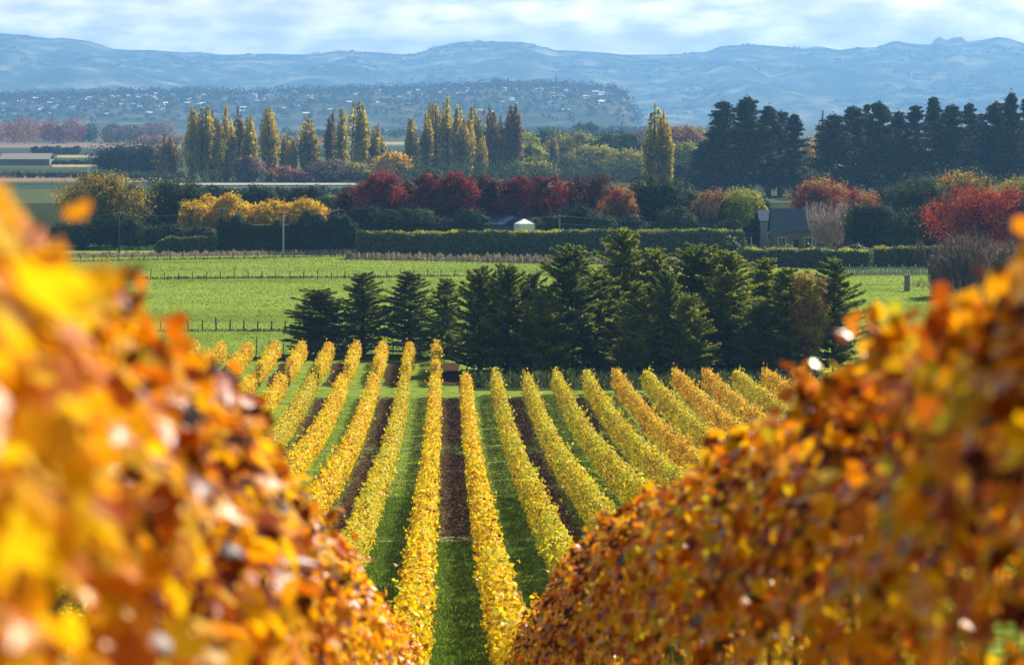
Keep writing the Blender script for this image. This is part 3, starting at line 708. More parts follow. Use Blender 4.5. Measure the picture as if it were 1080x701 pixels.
for i, (px, yt, wp, Y, kd, lab) in enumerate(CON):
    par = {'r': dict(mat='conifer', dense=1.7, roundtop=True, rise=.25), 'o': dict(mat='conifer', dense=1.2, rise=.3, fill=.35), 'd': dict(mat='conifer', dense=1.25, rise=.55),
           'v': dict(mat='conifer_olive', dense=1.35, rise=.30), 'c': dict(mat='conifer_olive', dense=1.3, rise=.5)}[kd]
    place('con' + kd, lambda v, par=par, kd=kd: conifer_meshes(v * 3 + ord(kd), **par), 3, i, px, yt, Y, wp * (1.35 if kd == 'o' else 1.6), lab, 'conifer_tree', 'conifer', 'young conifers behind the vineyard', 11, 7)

# autumn trees in the belt behind the hedges
BL = [ # px, ytop, wpx, Y, mat, label, low
 (104, 181, 80, 500, 'goldtop', 'round tree with golden sunlit top, leftmost of the belt', .15),
 (150, 205, 46, 520, 'darkgreen', 'dark tree filling the dip right of the golden-topped tree', .05),
 (186, 184, 70, 515, 'green', 'conical dark green tree with olive tip left of the golden trees', .05),
 (228, 192, 40, 560, 'darkgreen', 'dark round evergreen behind the leftmost golden trees', .05),
 (270, 194, 42, 560, 'darkgreen', 'dark round evergreen, tallest behind the golden trees', .05),
 (296, 196, 34, 565, 'darkgreen', 'small dark evergreen in the middle behind the golden trees', .05),
 (322, 193, 42, 560, 'darkgreen', 'dark evergreen behind the rightmost golden tree', .05),
 (346, 205, 36, 555, 'green', 'green bushy tree between the golden tree and the red belt', .05),
 (205, 210, 30, 500, 'gold', 'low orange-gold tree, leftmost of the golden ones', .15),
 (219, 199, 20, 505, 'gold', 'narrow golden tree with a raised tip', .15),
 (241, 203, 34, 500, 'gold', 'golden round tree, brightest, beside the narrow one', .15),
 (262, 212, 28, 502, 'gold', 'small golden tree, third of the round ones', .15),
 (288, 210, 40, 500, 'gold', 'broad amber tree next to the light pole', .15),
 (324, 207, 36, 500, 'gold', 'rightmost golden tree beside the dark conifer belt', .15),
 (372, 196, 42, 510, 'darkred', 'dark maroon tree at the left end of the red belt', .05),
 (402, 178, 52, 505, 'red', 'crimson-topped tree, first bright one of the red belt', .05),
 (430, 190, 34, 515, 'darkred', 'dark tree in the notch after the first crimson crown', .05),
 (452, 177, 36, 505, 'red', 'narrow crimson tree under the tallest poplars', .05),
 (482, 176, 40, 505, 'red', 'red-brown tree with pale lower tassels in the red belt', .05),
 (513, 179, 46, 510, 'darkred', 'maroon and green mottled tree mid red belt', .05),
 (545, 182, 36, 505, 'red', 'crimson tree directly above the long low roof', .05),
 (574, 180, 44, 500, 'red', 'brightest crimson broad crown in the middle of the belt', .08),
 (600, 190, 40, 512, 'darkred', 'dark wine-coloured tree left of the big domed one', .05),
 (624, 178, 62, 505, 'darkred', 'big domed dark tree with red rim ending the red belt', .05),
 (652, 196, 34, 498, 'redorange', 'orange-brown ragged tree on the right flank of the dome', .05),
 (672, 186, 18, 540, 'pinkorange', 'small salmon crown peeping behind the dark evergreen', .1),
 (689, 182, 52, 505, 'darkgreen', 'dense dark evergreen right of the red belt', .02),
 (712, 187, 46, 512, 'green', 'green-flanked evergreen, right of the dense dark one', .02),
 (735, 205, 32, 530, 'green', 'low dull green tree behind the copper weeping tree', .05),
 (752, 199, 42, 498, 'pinkorange', 'copper weeping tree with thin hanging twigs', .2),
 (782, 197, 42, 497, 'ygreen', 'light green tree on a white trunk left of the house', .25),
 (802, 205, 24, 530, 'darkgreen', 'dark small tree behind the house gable', .02),
 (866, 186, 66, 512, 'redorange', 'red dome-shaped tree behind the blue-roofed house', .12),
 (900, 197, 52, 508, 'redorange', 'orange to green tree right of the red dome', .12),
 (936, 196, 64, 520, 'darkgreen', 'dark evergreen with yellow-green fringe, right of the orange tree', .02),
 (972, 186, 66, 515, 'green', 'broad dark tree with lit olive top before the pines', .02),
 (1018, 176, 70, 560, 'goldtop', 'olive and gold tree rising behind the big scarlet one', .05),
 (1078, 186, 60, 555, 'willow', 'olive tree at the right border behind the scarlet crown', .05),
 (1036, 192, 100, 440, 'scarlet', 'big scarlet spreading tree at the right', .05),
 (1086, 190, 70, 436, 'scarlet', 'scarlet tree cut by the right border', .05),
 (853, 276, 34, 252, 'autumnpink', 'yellow and pink autumn tree showing between the tiered conifers', .05),
]
for i, (px, yt, wp, Y, mt, lab, low) in enumerate(BL):
    broadleaf(px, yt, wp, Y, mt, lab, 300 + i, low=low, group=TREES, barkm=bark_pale if 'white trunk' in lab else None, name='autumn_tree' if mt not in ('darkgreen', 'green') else 'evergreen_tree', depth=(min(wp, 40) / 3000 * Y))
US = [(365, 214, 40, 'added dark shrub for shade at the left foot of the red belt'), (388, 205, 40, 'added dark evergreen shrub for shade under the first crimson crown'), (412, 208, 36, 'added dark shrub for shade below the gap beside the first crimson crown'), (436, 204, 40, 'added dark shrub for shade below the narrow crimson tree'), (462, 214, 36, 'added low dark shrub for shade under the red-brown tree'), (494, 209, 40, 'added dark shrub for shade left of the long blue roof'), (566, 218, 36, 'added low dark shrub for shade under the brightest crimson crown'), (590, 212, 34, 'added dark shrub for shade right of the white tent'), (612, 204, 44, 'added tall dark shrub for shade in front of the domed tree'), (636, 214, 34, 'added dark shrub for shade left of the orange-brown tree'), (665, 214, 34, 'added dark shrub for shade between the orange-brown tree and the evergreen'),  # dark shrubs added to stand in for the shaded lower crowns
 (120, 214, 50, 'dark shrub under the golden-topped tree'), (146, 226, 40, 'dark rounded shrub just left of the low rounded hedge'), (176, 224, 44, 'dark rounded shrub behind the left end of the low rounded hedge'), (210, 228, 40, 'dark rounded shrub behind the right end of the low rounded hedge'), (250, 226, 26, 'dark bushy shrub before the small golden tree'), (340, 222, 34, 'dark bushy shrub at the right end of the golden trees'), (84, 222, 60, 'dark shrub mass below the golden-topped tree at left'), (712, 214, 40, 'dark shrub right of the dense evergreen'), (768, 226, 30, 'dark shrub between the copper tree and the green one'), (918, 210, 50, 'dark shrub right of the orange to green tree'), (945, 218, 60, 'dark shrub mass above the long grey wall'), (990, 212, 60, 'dark shrub mass left of the big scarlet tree'), (885, 226, 50, 'dark shrub behind the pinkish leafless tree'), (822, 243, 18, 'added dark shrub for shade under the left window of the house'), (853, 238, 22, 'added dark shrub for shade at the right corner of the house'), (800, 226, 30, 'dark shrub against the pale gabled wing')]  # the shrubs at the house window and corner are added to darken its shaded front
for i, (px, yt, wp, lab) in enumerate(US):
    broadleaf(px, yt + (11 if px < 700 else 2), wp, 490 if px < 900 else 470, 'darkgreen' if i % 3 else 'green', lab, 600 + i, name='shrub', cat='shrub', low=.02, group='dark undergrowth of the tree belt', depth=5, dens=.6)
# rounded trees beyond, among and right of the poplars
BK = [
 (145, 155, 92, 1090, 'darkgreen', 'wide dark domed tree clump standing in the far fields'), 
 (262, 163, 34, 960, 'mauve', 'mauve leafless bush under the brown-gold poplar'),
 (300, 176, 30, 960, 'pinkorange', 'low copper bush at the foot of the short poplar pair'),
 (316, 180, 20, 955, 'redwood', 'small pink-red bush at the foot of the stout poplar'),
 (345, 168, 40, 960, 'mauve', 'dull tan bush between the stout poplar and the trio'),
 (372, 172, 40, 965, 'willow', 'grey-green bush at the foot of the poplar trio'),
 (413, 158, 30, 960, 'gold', 'golden round bush at the right of the poplar trio'),
 (395, 166, 26, 970, 'mauve', 'brown bush left of the golden round one'),
 (532, 134, 74, 1060, 'ygreen', 'big yellow-green willow arching right of the poplars'),
 (556, 150, 40, 1030, 'ygreen', 'yellow-green tree at the right flank of the big willow'),
 (580, 137, 50, 1180, 'green', 'dull green dome behind the copper column poplar'),
 (607, 140, 50, 1160, 'willow', 'khaki rounded tree right of the copper column poplar'),
 (625, 152, 44, 1080, 'willow', 'pale khaki willow in front of the green dome'),
 (650, 139, 62, 1120, 'green', 'smooth dark green dome in the far trees'),
 (683, 138, 50, 1150, 'mauve', 'grey-mauve tree left of the lone poplar pair'),
 (664, 160, 60, 1000, 'willow', 'long yellow-topped willow thicket below the green dome'),
 (600, 168, 60, 990, 'green', 'blue-green thicket just above the crimson crowns'),
 (640, 172, 60, 985, 'green', 'shaded green thicket above the domed red tree'),
 (672, 172, 50, 960, 'darkgreen', 'dark thicket left of the lone poplar pair'),
 (715, 131, 50, 1130, 'pinkorange', 'orange-brown rounded tree right of the lone poplar pair'),
 (735, 134, 40, 1150, 'willow', 'olive rounded tree left of the first tall pine'),
 (725, 150, 50, 1000, 'ygreen', 'lime tree below the orange-brown one'),
 (722, 168, 50, 880, 'green', 'teal-green tree between the lone poplars and the pines'),
 (856, 148, 26, 900, 'gold', 'golden tree glowing in the gap between the pines'),
 (560, 172, 50, 985, 'willow', 'grey-green thicket below the yellow-green trees'),
 (618, 128, 26, 2100, 'hillwood', 'small far blue tree pair above the green dome'),
]
for i, (px, yt, wp, Y, mt, lab) in enumerate(BK):
    broadleaf(px, yt, wp, Y, mt, lab, 400 + i, low=.02, leafpx=2.2, group='rounded trees beyond the red belt', name='round_tree', depth=min(wp, 36) / 3000 * Y, dens=.9)
# ------------------------------------------------------------------ hedges
def hedge(label, x0, x1, Y, h, d=2.2, mat='hedge', seed=0, leafpx=1.8, y2=None, dens=1.0, fuzz=.12, roundend=False, fringe=False, wav=.45):
    """clipped hedge from (x0,Y) to (x1,y2)"""
    rng = np.random.default_rng(seed); y2 = Y if y2 is None else y2
    a = Vector((x0, Y, 0)); b = Vector((x1, y2, 0)); Ln = (b - a).length; rz = math.atan2(y2 - Y, x1 - x0)
    lp = leafpx / 3000 * Y; area = Ln * (2 * h + d) + 2 * d * h; n = int(dens * 3.0 * area / (lp * lp * .5))
    n = min(n, 60000); s = rng.random(n); f = rng.random(n) * (2 * h + d)
    x = s * Ln
    wv = .12 * np.sin(x * .35 + seed) + .08 * np.sin(x * 1.1 + seed * 2) + .05 * np.sin(x * 2.7)
    hh = h * (1 + wv * wav)
    if roundend: ee = np.sqrt(np.clip(np.minimum(x, Ln - x) / (h * .9), .02, 1)); hh = hh * (.35 + .65 * ee)
    front = f < h; top = (f >= h) & (f < h + d)
    y = np.where(front, -d / 2, np.where(top, f - h - d / 2, d / 2)); z = np.where(front, f / h * hh, np.where(top, hh, (f - h - d) / h * hh))
    N = np.where(front[:, None], [[0, -1, .2]], np.where(top[:, None], [[0, 0, 1.]], [[0, 1, .2]])) + rng.normal(0, .55, (n, 3))
    C = np.stack([x, y, z], 1) + rng.normal(0, fuzz, (n, 3))
    m_ = int(n * .06) + 200; ex = rng.choice([0, Ln], m_); C = np.concatenate([C, np.stack([ex + rng.normal(0, fuzz, m_), rng.uniform(-d / 2, d / 2, m_), rng.random(m_) * h * (.4 if roundend else 1)], 1)])
    N = np.concatenate([N, np.stack([np.where(ex > 0, 1., -1.), np.zeros(m_), np.zeros(m_)], 1) + rng.normal(0, .4, (m_, 3))])
    root = thing('hedge', label, 'hedge', (x0, Y, 0), rz, 'clipped hedges')
    link('foliage', leafmesh('foliage', C, N, lp * rng.uniform(.7, 1.5, len(C)), LM[mat], rng, .8), root)
    if fringe:
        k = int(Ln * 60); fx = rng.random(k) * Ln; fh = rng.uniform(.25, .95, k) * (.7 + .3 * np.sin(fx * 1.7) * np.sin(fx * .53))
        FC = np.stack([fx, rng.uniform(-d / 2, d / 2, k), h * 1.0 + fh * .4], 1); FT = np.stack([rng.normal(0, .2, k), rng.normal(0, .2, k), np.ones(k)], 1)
        link('sunlit_fringe', leafmesh('sunlit_fringe', FC, rng.normal(size=(k, 3)) + [0, -1, 0], fh, LM['ygreen'], rng, .25, FT), root)  # yellow-green fringe paints the sunlit hedge top into the colour
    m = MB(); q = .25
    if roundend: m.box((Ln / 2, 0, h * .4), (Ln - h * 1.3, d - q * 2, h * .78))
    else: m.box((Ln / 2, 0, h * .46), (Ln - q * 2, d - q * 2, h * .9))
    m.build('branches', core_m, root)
    return root
def X(px, Y): return ray(px, 270).x * Y
def ht(py, Y): return P(540, py, Y).z
Yh = GY(272)
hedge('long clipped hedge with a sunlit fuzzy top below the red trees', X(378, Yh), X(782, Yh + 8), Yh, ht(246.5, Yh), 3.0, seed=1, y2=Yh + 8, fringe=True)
hedge('dark tall hedge below the golden trees', X(232, 476), X(376, 474), 476, ht(234, 476), 3, 'darkgreen', 2, y2=474, wav=1.6)
Yr = GY(267)
hedge('short rounded hedge standing free in the paddock', X(165, Yr), X(228, Yr), Yr, ht(250, Yr), 2.6, seed=3, roundend=True, fringe=False)
Yq = 405
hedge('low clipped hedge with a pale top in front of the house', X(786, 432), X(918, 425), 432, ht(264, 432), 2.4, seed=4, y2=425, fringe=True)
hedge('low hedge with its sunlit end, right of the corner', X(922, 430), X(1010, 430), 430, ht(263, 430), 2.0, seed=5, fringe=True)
# bushes along the low hedge top
for i, (px, yt, wp, lab) in enumerate([(852, 256, 12, 'small pale-lit shrub before the house hedge'), (830, 258, 22, 'round olive shrub left of the small pale-lit one'), (806, 259, 14, 'dull shrub at the left end of the low hedge'), (905, 257, 20, 'flat olive shrub near the hedge corner'), (770, 248, 20, 'dull green shrub where the long hedge ends')]):
    broadleaf(px, yt, wp, 440, 'hedge', lab, 700 + i, name='shrub', cat='shrub', low=.02, group='garden shrubs by the low hedge', leafpx=1.6)

# bare thickets at right
def twiggy(px, yt, wp, Y, mat, label, seed, n=2600, name='bare_bush', trunkm=bark, spread=.5, up=1.0, low=0):
    rng = np.random.default_rng(seed); top = P(px, yt, Y); h = top.z; w = wp / 3000 * Y
    bx = rng.uniform(-.5, .5, n) * w * (.9 if low == 0 else .3); k = rng.random(n); prof = np.sqrt(np.clip(1 - (bx / (w * .55)) ** 2, .05, 1))
    hz = h * prof * rng.uniform(.55, 1.0, n); z = low * h + (hz - low * h) * k ** .7
    C = np.stack([bx * (1 + spread * z / h * (2.2 if low else .3)), rng.uniform(-.35, .35, n) * w, z], 1)
    T = np.stack([bx / w * 1.4 + rng.normal(0, .25, n), rng.normal(0, .25, n), np.full(n, up)], 1)
    root = thing(name, label, 'bush' if low == 0 else 'tree', (top.x, Y, 0), 0, 'leafless bushes and trees')
    link('twigs', leafmesh('twigs', C, rng.normal(size=(n, 3)) + [0, -1, 0], h * rng.uniform(.10, .22, n), LM[mat], rng, .07, T), root)
    m = MB()
    for q in range(9):
        a = rng.uniform(0, 6.28); l = w * .35 * rng.uniform(.3, 1); m.tube([(rng.normal(0, w * .02), 0, -.1), (math.cos(a) * l * .4, math.sin(a) * l * .4, h * .4), (math.cos(a) * l, math.sin(a) * l, h * .85)], [h * .02, h * .012, h * .003], 5)
    m.build('branches', trunkm, root, True); return root
twiggy(1020, 240, 78, 360, 'twig', 'tall brown thicket of bare upright stems below the scarlet tree', 801, 5200)
twiggy(1068, 248, 60, 352, 'twig', 'brown bare thicket at the right border behind the orange vines', 802, 3600)
twiggy(944, 335, 70, 268, 'twig', 'low dark bare bush right of the last conifer', 803, 3200)
twiggy(968, 292, 34, 380, 'twig', 'small bare bush beside the thick grey post', 804, 1400)
twiggy(874, 212, 66, 474, 'pinktwig', 'pinkish leafless tree with pale forked limbs beside the house', 805, 2600, 'bare_tree', bark_pale, .8, .7, .18)
twiggy(970, 248, 14, 428, 'twig', 'small reddish bare shrub at the corner of the long grey wall', 806, 500)
twiggy(748, 206, 36, 494, 'twig', 'thin brown twiggy tree mixed into the copper weeping tree', 807, 900, 'bare_tree', bark, .5, .8, .15)

def field(name, px0, px1, py0, py1, mat, lift=.05):
    y0, y1 = GY(py1), GY(py0); m = MB(); k = 12; vs = []; fs = []
    for i in range(k + 1):
        p = px0 + (px1 - px0) * i / k; vs += [(ray(p, py1).x * y0, y0, lift), (ray(p, py0).x * y1, y1, lift)]
    for i in range(k): fs.append((2 * i, 2 * i + 2, 2 * i + 3, 2 * i + 1))
    m.add(vs, fs); o = m.build(name, mat); o['kind'] = 'structure'; return o
# ------------------------------------------------------------------ fences
def fence(label, xa, ya, xb, yb, h, step, mat=wood_dark, wires=4, gate=False, thick=.1, rail=False):
    L_ = math.hypot(xb - xa, yb - ya); rz = math.atan2(yb - ya, xb - xa)
    root = thing('fence', label, 'fence', (xa, ya, 0), rz, 'paddock fences')
    n = int(L_ / step); me = None; rng = np.random.default_rng(int(L_ * 7))
    big = None
    for i in range(min(n + 1, 99)):
        t = i * L_ / max(n, 1); wx = xa + (xb - xa) * t / L_; wy = ya + (yb - ya) * t / L_
        z = float(ground_z(np.array([wx]), np.array([wy]))[0])
        if me is None:
            m = MB(); m.tube([(0, 0, -.2), (0, 0, h * .6), (0, 0, h)], [thick / 2, thick / 2, thick * .46], 7); o = m.build('post', mat, root); me = o.data
        else: o = link('post', me, root)
        o.location = (t, 0, z - rng.uniform(0, .05)); o.scale = (1, 1, 1.25 if i % 6 == 0 else rng.uniform(.85, 1.03)); o.rotation_euler = (rng.normal(0, .03), rng.normal(0, .03), 0)
    m = MB()
    for k in range(wires):
        zz = h * (.25 + .68 * k / max(1, wires - 1))
        pts = []
        for t in np.arange(0, L_, 4.0):
            wx = xa + (xb - xa) * t / L_; wy = ya + (yb - ya) * t / L_; pts.append((t, 0, float(ground_z(np.array([wx]), np.array([wy]))[0]) + zz))
        m.tube(pts, .012 if not rail else .035, 4)
    m.build('wire' if not rail else 'rail', wire_m if not rail else wood_grey, root)
    return root
def gp(px, py): g_ = G(px, py); return g_.x, g_.y
a, b = gp(30, 277), gp(400, 270); fence('wire fence with dark posts just below the rounded hedge', *a, *b, 1.15, 2.0, wires=4, thick=.125)
a, b = gp(70, 295), gp(680, 291); fence('long wire fence with dark posts crossing the bright paddock', *a, *b, 1.15, 1.95, thick=.125)
a, b = gp(140, 351), gp(330, 349); fence('wire fence with thick posts just left of the bushy conifer', *a, *b, 1.2, 1.4, thick=.15)
a, b = gp(270, 378), gp(486, 378); fence('tall netting fence at the far end of the short vine rows', *a, *b, 1.7, 1.25, thick=.09, wires=7)
a, b = gp(365, 275), gp(800, 283); fence('thin grey stake fence at the foot of the long hedge', *a, *b, 1.25, .85, wood_grey, thick=.12)
a, b = gp(882, 291), gp(988, 290); fence('pale grey paling fence along the right paddock edge', *a, *b, 1.25, .32, concrete, rail=True, wires=2, thick=.22)

# weeds and dry stalks along the fences
def strip(label, pa, pb, n, h, mat, wd=1.2, seed=0, name='weeds'):
    rng = np.random.default_rng(seed); t = rng.random(n); cl = rng.uniform(.35, 1.0, 400)[(t * 399).astype(int)] * (.55 + .45 * rng.random(n))
    x = pa[0] + (pb[0] - pa[0]) * t; y = pa[1] + (pb[1] - pa[1]) * t + rng.normal(0, wd / 2, n); hh = h * rng.uniform(.4, 1.2, n) * cl
    C = np.stack([x, y, hh * .45], 1); T = np.stack([rng.normal(0, .3, n), rng.normal(0, .3, n), np.ones(n)], 1); N = np.stack([rng.normal(0, .4, n), -np.ones(n), rng.normal(0, .3, n)], 1)
    o = link(name, leafmesh(name, C, N, hh, LM[mat], rng, .22, T)); return tag(o, label, 'weeds', kind='stuff')
strip('pale dry weeds along the foot of the long hedge', gp(365, 273), gp(790, 281), 14000, 1.5, 'dry', 2.0, 1)
strip('dull weeds along the paddock edge below the dark hedge', gp(10, 272), gp(372, 268), 9000, 1.1, 'dry', 2.0, 2)
strip('dark rank grass under the long paddock fence', gp(70, 295), gp(640, 291), 9000, .55, 'hedge', .5, 3)
strip('dark rank grass under the fence left of the bushy conifer', gp(140, 351), gp(330, 349), 3000, .45, 'hedge', .4, 4)
strip('rank grass under the upper paddock fence', gp(30, 277), gp(400, 270), 4000, .5, 'hedge', .5, 5)
strip('grass tufts at the end of the short vine rows', gp(240, 379), gp(486, 379), 5000, .5, 'hedge', 1.0, 6)
strip('dark undergrowth below the dense conifer belt', gp(486, 404), gp(925, 404), 24000, 1.3, 'hedge', 4.0, 7)
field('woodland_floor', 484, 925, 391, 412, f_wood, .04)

# pasture tufts catching the light
n = 150000; y = rg.uniform(272, 462, n); x = rg.uniform(-.20, .20, n) * y + .023 * y
hh = rg.uniform(.05, .13, n) * (1 + y / 500)
C = np.stack([x, y, ground_z(x, y) + hh * .4], 1); T = np.stack([rg.normal(0, .6, n), rg.normal(0, .6, n), np.ones(n)], 1); N = np.stack([rg.normal(0, .5, n), -np.ones(n), rg.normal(.3, .3, n)], 1)
pt_m = leafmat('pasture_blades', [(0, (.13, .19, .03)), (.5, (.21, .275, .045)), (1, (.32, .36, .08))], .5, .55, .15)
tag(link('grass', leafmesh('grass', C, N, hh, pt_m, rg, .5, T)), 'bright green grazed grass of the paddocks', 'grass', kind='stuff')

# ------------------------------------------------------------------ buildings of the belt
def gable(mb, w, d, h, rh, ov=.35, m=1, thick=.15):
    # roof ridge along x
    for s in (-1, 1):
        a = (d / 2 + ov); z0 = h - ov * rh / (d / 2)
        vs = []
        for x in (-w / 2 - ov, w / 2 + ov):
            vs += [(x, s * a, z0), (x, 0, h + rh), (x, 0, h + rh + thick), (x, s * a, z0 + thick)]
        mb.add(vs, [(0, 1, 2, 3), (4, 7, 6, 5), (0, 3, 7, 4), (1, 5, 6, 2), (2, 6, 7, 3), (0, 4, 5, 1)], m)
def house(label, px, Y, w, d, h, rh, wallm, roofm, rz=0, wins=(), chim=False, door=None):
    root = thing('house', label, 'house', (X(px, Y), Y, 0), rz)
    m = MB(); x, y = w / 2, d / 2
    m.add([(-x, -y, 0), (x, -y, 0), (x, y, 0), (-x, y, 0), (-x, -y, h), (x, -y, h), (x, y, h), (-x, y, h), (-x, 0, h + rh), (x, 0, h + rh)],
          [(0, 1, 5, 4), (2, 3, 7, 6), (1, 2, 6, 9, 5), (3, 0, 4, 8, 7)])
    m.build('wall', wallm, root)
    r = MB(); gable(r, w, d, h, rh); ro = r.build('roof', roofm, root)
    if chim:
        c = MB(); c.box((w * .3, d * .12, h + rh), (.7, .7, 1.6)); c.box((w * .3, d * .12, h + rh + .85), (.9, .9, .12)); c.build('chimney', concrete, ro)
    for (wx, wz, ww, wh) in wins:
        f = MB(); t = .09
        f.box((wx, -y - .03, wz + wh / 2 + t / 2), (ww + 2 * t, .08, t)); f.box((wx, -y - .05, wz - wh / 2 - t / 2), (ww + 2 * t, .14, t))
        for s in (-1, 1): f.box((wx + s * (ww / 2 + t / 2), -y - .03, wz), (t, .08, wh))
        f.box((wx, -y - .03, wz), (.05, .06, wh))
        fr = f.build('window', white_paint, root); g_ = MB(); g_.box((wx, -y - .012, wz), (ww, .02, wh)); g_.build('pane', glass_m, fr)
    if door:
        dm = MB(); dm.box((door, -y - .03, 1.02), (.9, .06, 2.04)); do = dm.build('door', wood_dark, root)
        hd = MB(); hd.tube([(door + .35, -y - .06, 1), (door + .35, -y - .12, 1)], .03, 6); hd.build('handle', wire_m, do)
    return root
house('cream house with a steep slate-blue roof beside the red dome tree', 836, 482, 7.2, 6.5, 3.6, 3.4, cream_wall, slate_roof, 0, [(-2.2, 1.7, 1.2, 1.3), (2.2, 1.7, 1.2, 1.3)], False, .2)
house('narrow pale gabled wing left of the blue-roofed house', 810, 490, 3.2, 7, 4.9, 1.6, white_wall, slate_roof, 0, [(0, 2.2, .8, 1.1)])
house('long low shed with a dark blue iron roof under the crimson trees', 518, 500, 11, 6, 3.9, 1.3, cream_wall, iron_roof, 0, [(-4, 2, 1.2, 1), (0, 2, 1.2, 1), (3.5, 2, 1.2, 1)])
# white tent gable / shelter by the hedge
rt = thing('tent', 'small bright white peaked tent showing above the long hedge', 'tent', (X(553, 486), 486, 0), .25)
m = MB(); m.add([(-1.4, -1.4, 0), (1.4, -1.4, 0), (1.4, 1.4, 0), (-1.4, 1.4, 0), (-1.4, -1.4, 4.5), (1.4, -1.4, 4.5), (1.4, 1.4, 4.5), (-1.4, 1.4, 4.5), (0, -.2, 5.3), (0, .2, 5.3)],
      [(0, 1, 5, 4), (1, 2, 6, 5), (2, 3, 7, 6), (3, 0, 4, 7), (4, 5, 8), (5, 6, 9, 8), (6, 7, 9), (7, 4, 8, 9)])
m.build('canopy', white_paint, rt)
m = MB()
for sx in (-1, 1):
    for sy in (-1, 1): m.tube([(sx * 1.45, sy * 1.45, 0), (sx * 1.45, sy * 1.45, 4.5)], .04, 5)
m.build('frame', wire_m, rt)
# long grey wall and the concrete post
m = MB(); m.box((0, 0, .95), (X(966, 446) - X(928, 446), .2, 1.9)); m.box((0, 0, 1.94), (X(966, 446) - X(928, 446) + .1, .3, .08))
o = m.build('garden_wall', concrete, bevel=.02); o.location = (X(947, 446), 446, 0); tag(o, 'long low grey wall behind the right hedge', 'wall')
m = MB(); hp = ht(291, 372); m.box((0, 0, hp / 2), (.7, .5, hp)); m.box((0, 0, hp + .05), (.8, .6, .1))
o = m.build('gate_post', wood_grey, bevel=.02); o.location = (X(957, 372), 372, 0); tag(o, 'thick weathered grey post beside the small bare bush', 'post')

# power poles and lines
def pole(label, px, ytop, Y, arm=True, mat=wood_grey, r=.14):
    root = thing('power_pole', label, 'power pole', (X(px, Y), Y, 0), 0, 'power poles along the hedges'); h = ht(ytop, Y)
    m = MB(); m.tube([(0, 0, -.2), (0, 0, h * .5), (0, 0, h)], [r * 1.15, r, r * .75], 8); m.build('mast', mat, root, True)
    if arm:
        m = MB(); m.box((0, -.1, h - .5), (1.9, .1, .12)); ar = m.build('crossarm', wood_dark, root)
        for k in (-.8, -.3, .3, .8):
            q = MB(); q.tube([(k, -.1, h - .44), (k, -.1, h - .38), (k, -.1, h - .28)], [.05, .07, .03], 6); q.build('insulator', white_paint, ar)
    return (X(px, Y), Y, h)
p1 = pole('pale power pole standing before the golden trees', 299, 222, GY(271), mat=concrete)
p2 = pole('grey power pole at the left end of the red belt', 357, 219, 505)
p3 = pole('tall grey power pole behind the leaning-tip conifer', 639, 250, 380, r=.2)
p4 = pole('slim pole just left of the tallest conifer', 651, 242, 420, False, r=.12)
p5 = pole('pole among the red trees above the hedge', 590, 226, 486)
p6 = pole('dark pole below the golden-topped tree', 126, 222, 478, mat=wood_dark)
p7 = pole('dark pole in front of the golden trees', 235, 218, 478, mat=wood_dark)
p8 = pole('short pale pole before the house', 792, 250, 440, False, r=.1)
def cable(label, a, b, sag=.8, off=0):
    m = MB(); pts = [(a[0] + (b[0] - a[0]) * t + off, a[1] + (b[1] - a[1]) * t - .1, a[2] - .28 + (b[2] - a[2]) * t - sag * 4 * t * (1 - t)) for t in np.linspace(0, 1, 24)]
    m.tube(pts, .022, 4); tag(m.build('power_line', wire_m), label, 'cable', 'power lines')
cable('power line sagging between the dark pole and the golden trees pole', p6, p7); cable('power line between the dark pole and the pale pole', p7, p1)
cable('power line between the pale pole and the red belt pole', p1, p2)
cable('power line crossing in front of the red belt', p2, p5, 1.2); 
cable('power line crossing before the house to the right border', p5, (X(1100, 500), 500, ht(232, 500)), 1.5)
cable('lower power line crossing before the dark trees to the right border', (p5[0], p5[1], p5[2] - 1.3), (X(1100, 490), 490, ht(240, 490)), 1.4)
m = MB(); m.tube([(0, 0, -.5), (0, 0, 3), (0, 0, ht(175, 900))], [.5, .42, .35], 8)
o = m.build('white_marker_post', white_paint); o.location = (X(94, 900), 900, 0); tag(o, 'short white post rising behind the golden-topped tree', 'post')

# ------------------------------------------------------------------ far plain: field strips, road, woods
f_tan = surf('field_tan', (.26, .20, .11), (.38, .30, .18), .02, .9, .2, spec=0)
f_pink = surf('field_pinkish', (.15, .11, .08), (.25, .19, .14), .02, .9, .2, spec=0)
f_hedge_shade = surf('hedge_shade_strip', (.03, .05, .035), (.06, .08, .05), .02, .9, .2, spec=0)  # flat dark strips for shadowed hedge bands, shade put into the colour
f_mid = surf('field_scrub', (.05, .07, .03), (.10, .11, .05), .015, .9, .2, spec=0)
f_far = surf('field_plain', (.05, .07, .035), (.12, .12, .07), .004, .9, .2, (1, .3, 1), spec=0)
road_m = surf('road_grey', (.22, .22, .22), (.34, .34, .33), .5, .85, .1)
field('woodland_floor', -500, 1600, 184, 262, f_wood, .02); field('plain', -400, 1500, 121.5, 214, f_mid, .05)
field('plain_far', -400, 1500, 122, 160, f_far, .09)
field('field', -60, 200, 186, 192, f_pink, .14); field('field', 118, 180, 186.5, 192.5, f_tan, .2); field('field', -60, 200, 193, 199, f_hedge_shade, .14)  # tan and pink strips are fields, dark ones painted hedge shade
field('field', -60, 192, 178, 185, f_hedge_shade, .14); field('field', 55, 110, 174, 176.5, f_tan, .2); field('field', -30, 110, 168, 173, f_hedge_shade, .2)
field('field', 60, 105, 164, 166.5, f_tan, .2); field('field', -40, 180, 157, 163, f_hedge_shade, .2); field('field', -40, 200, 151, 156, f_pink, .2)
field('field', 330, 430, 150, 153, f_tan, .2); field('field', 330, 440, 155, 162, f_hedge_shade, .2)
field('road', 175, 375, 194, 196, road_m, .35)
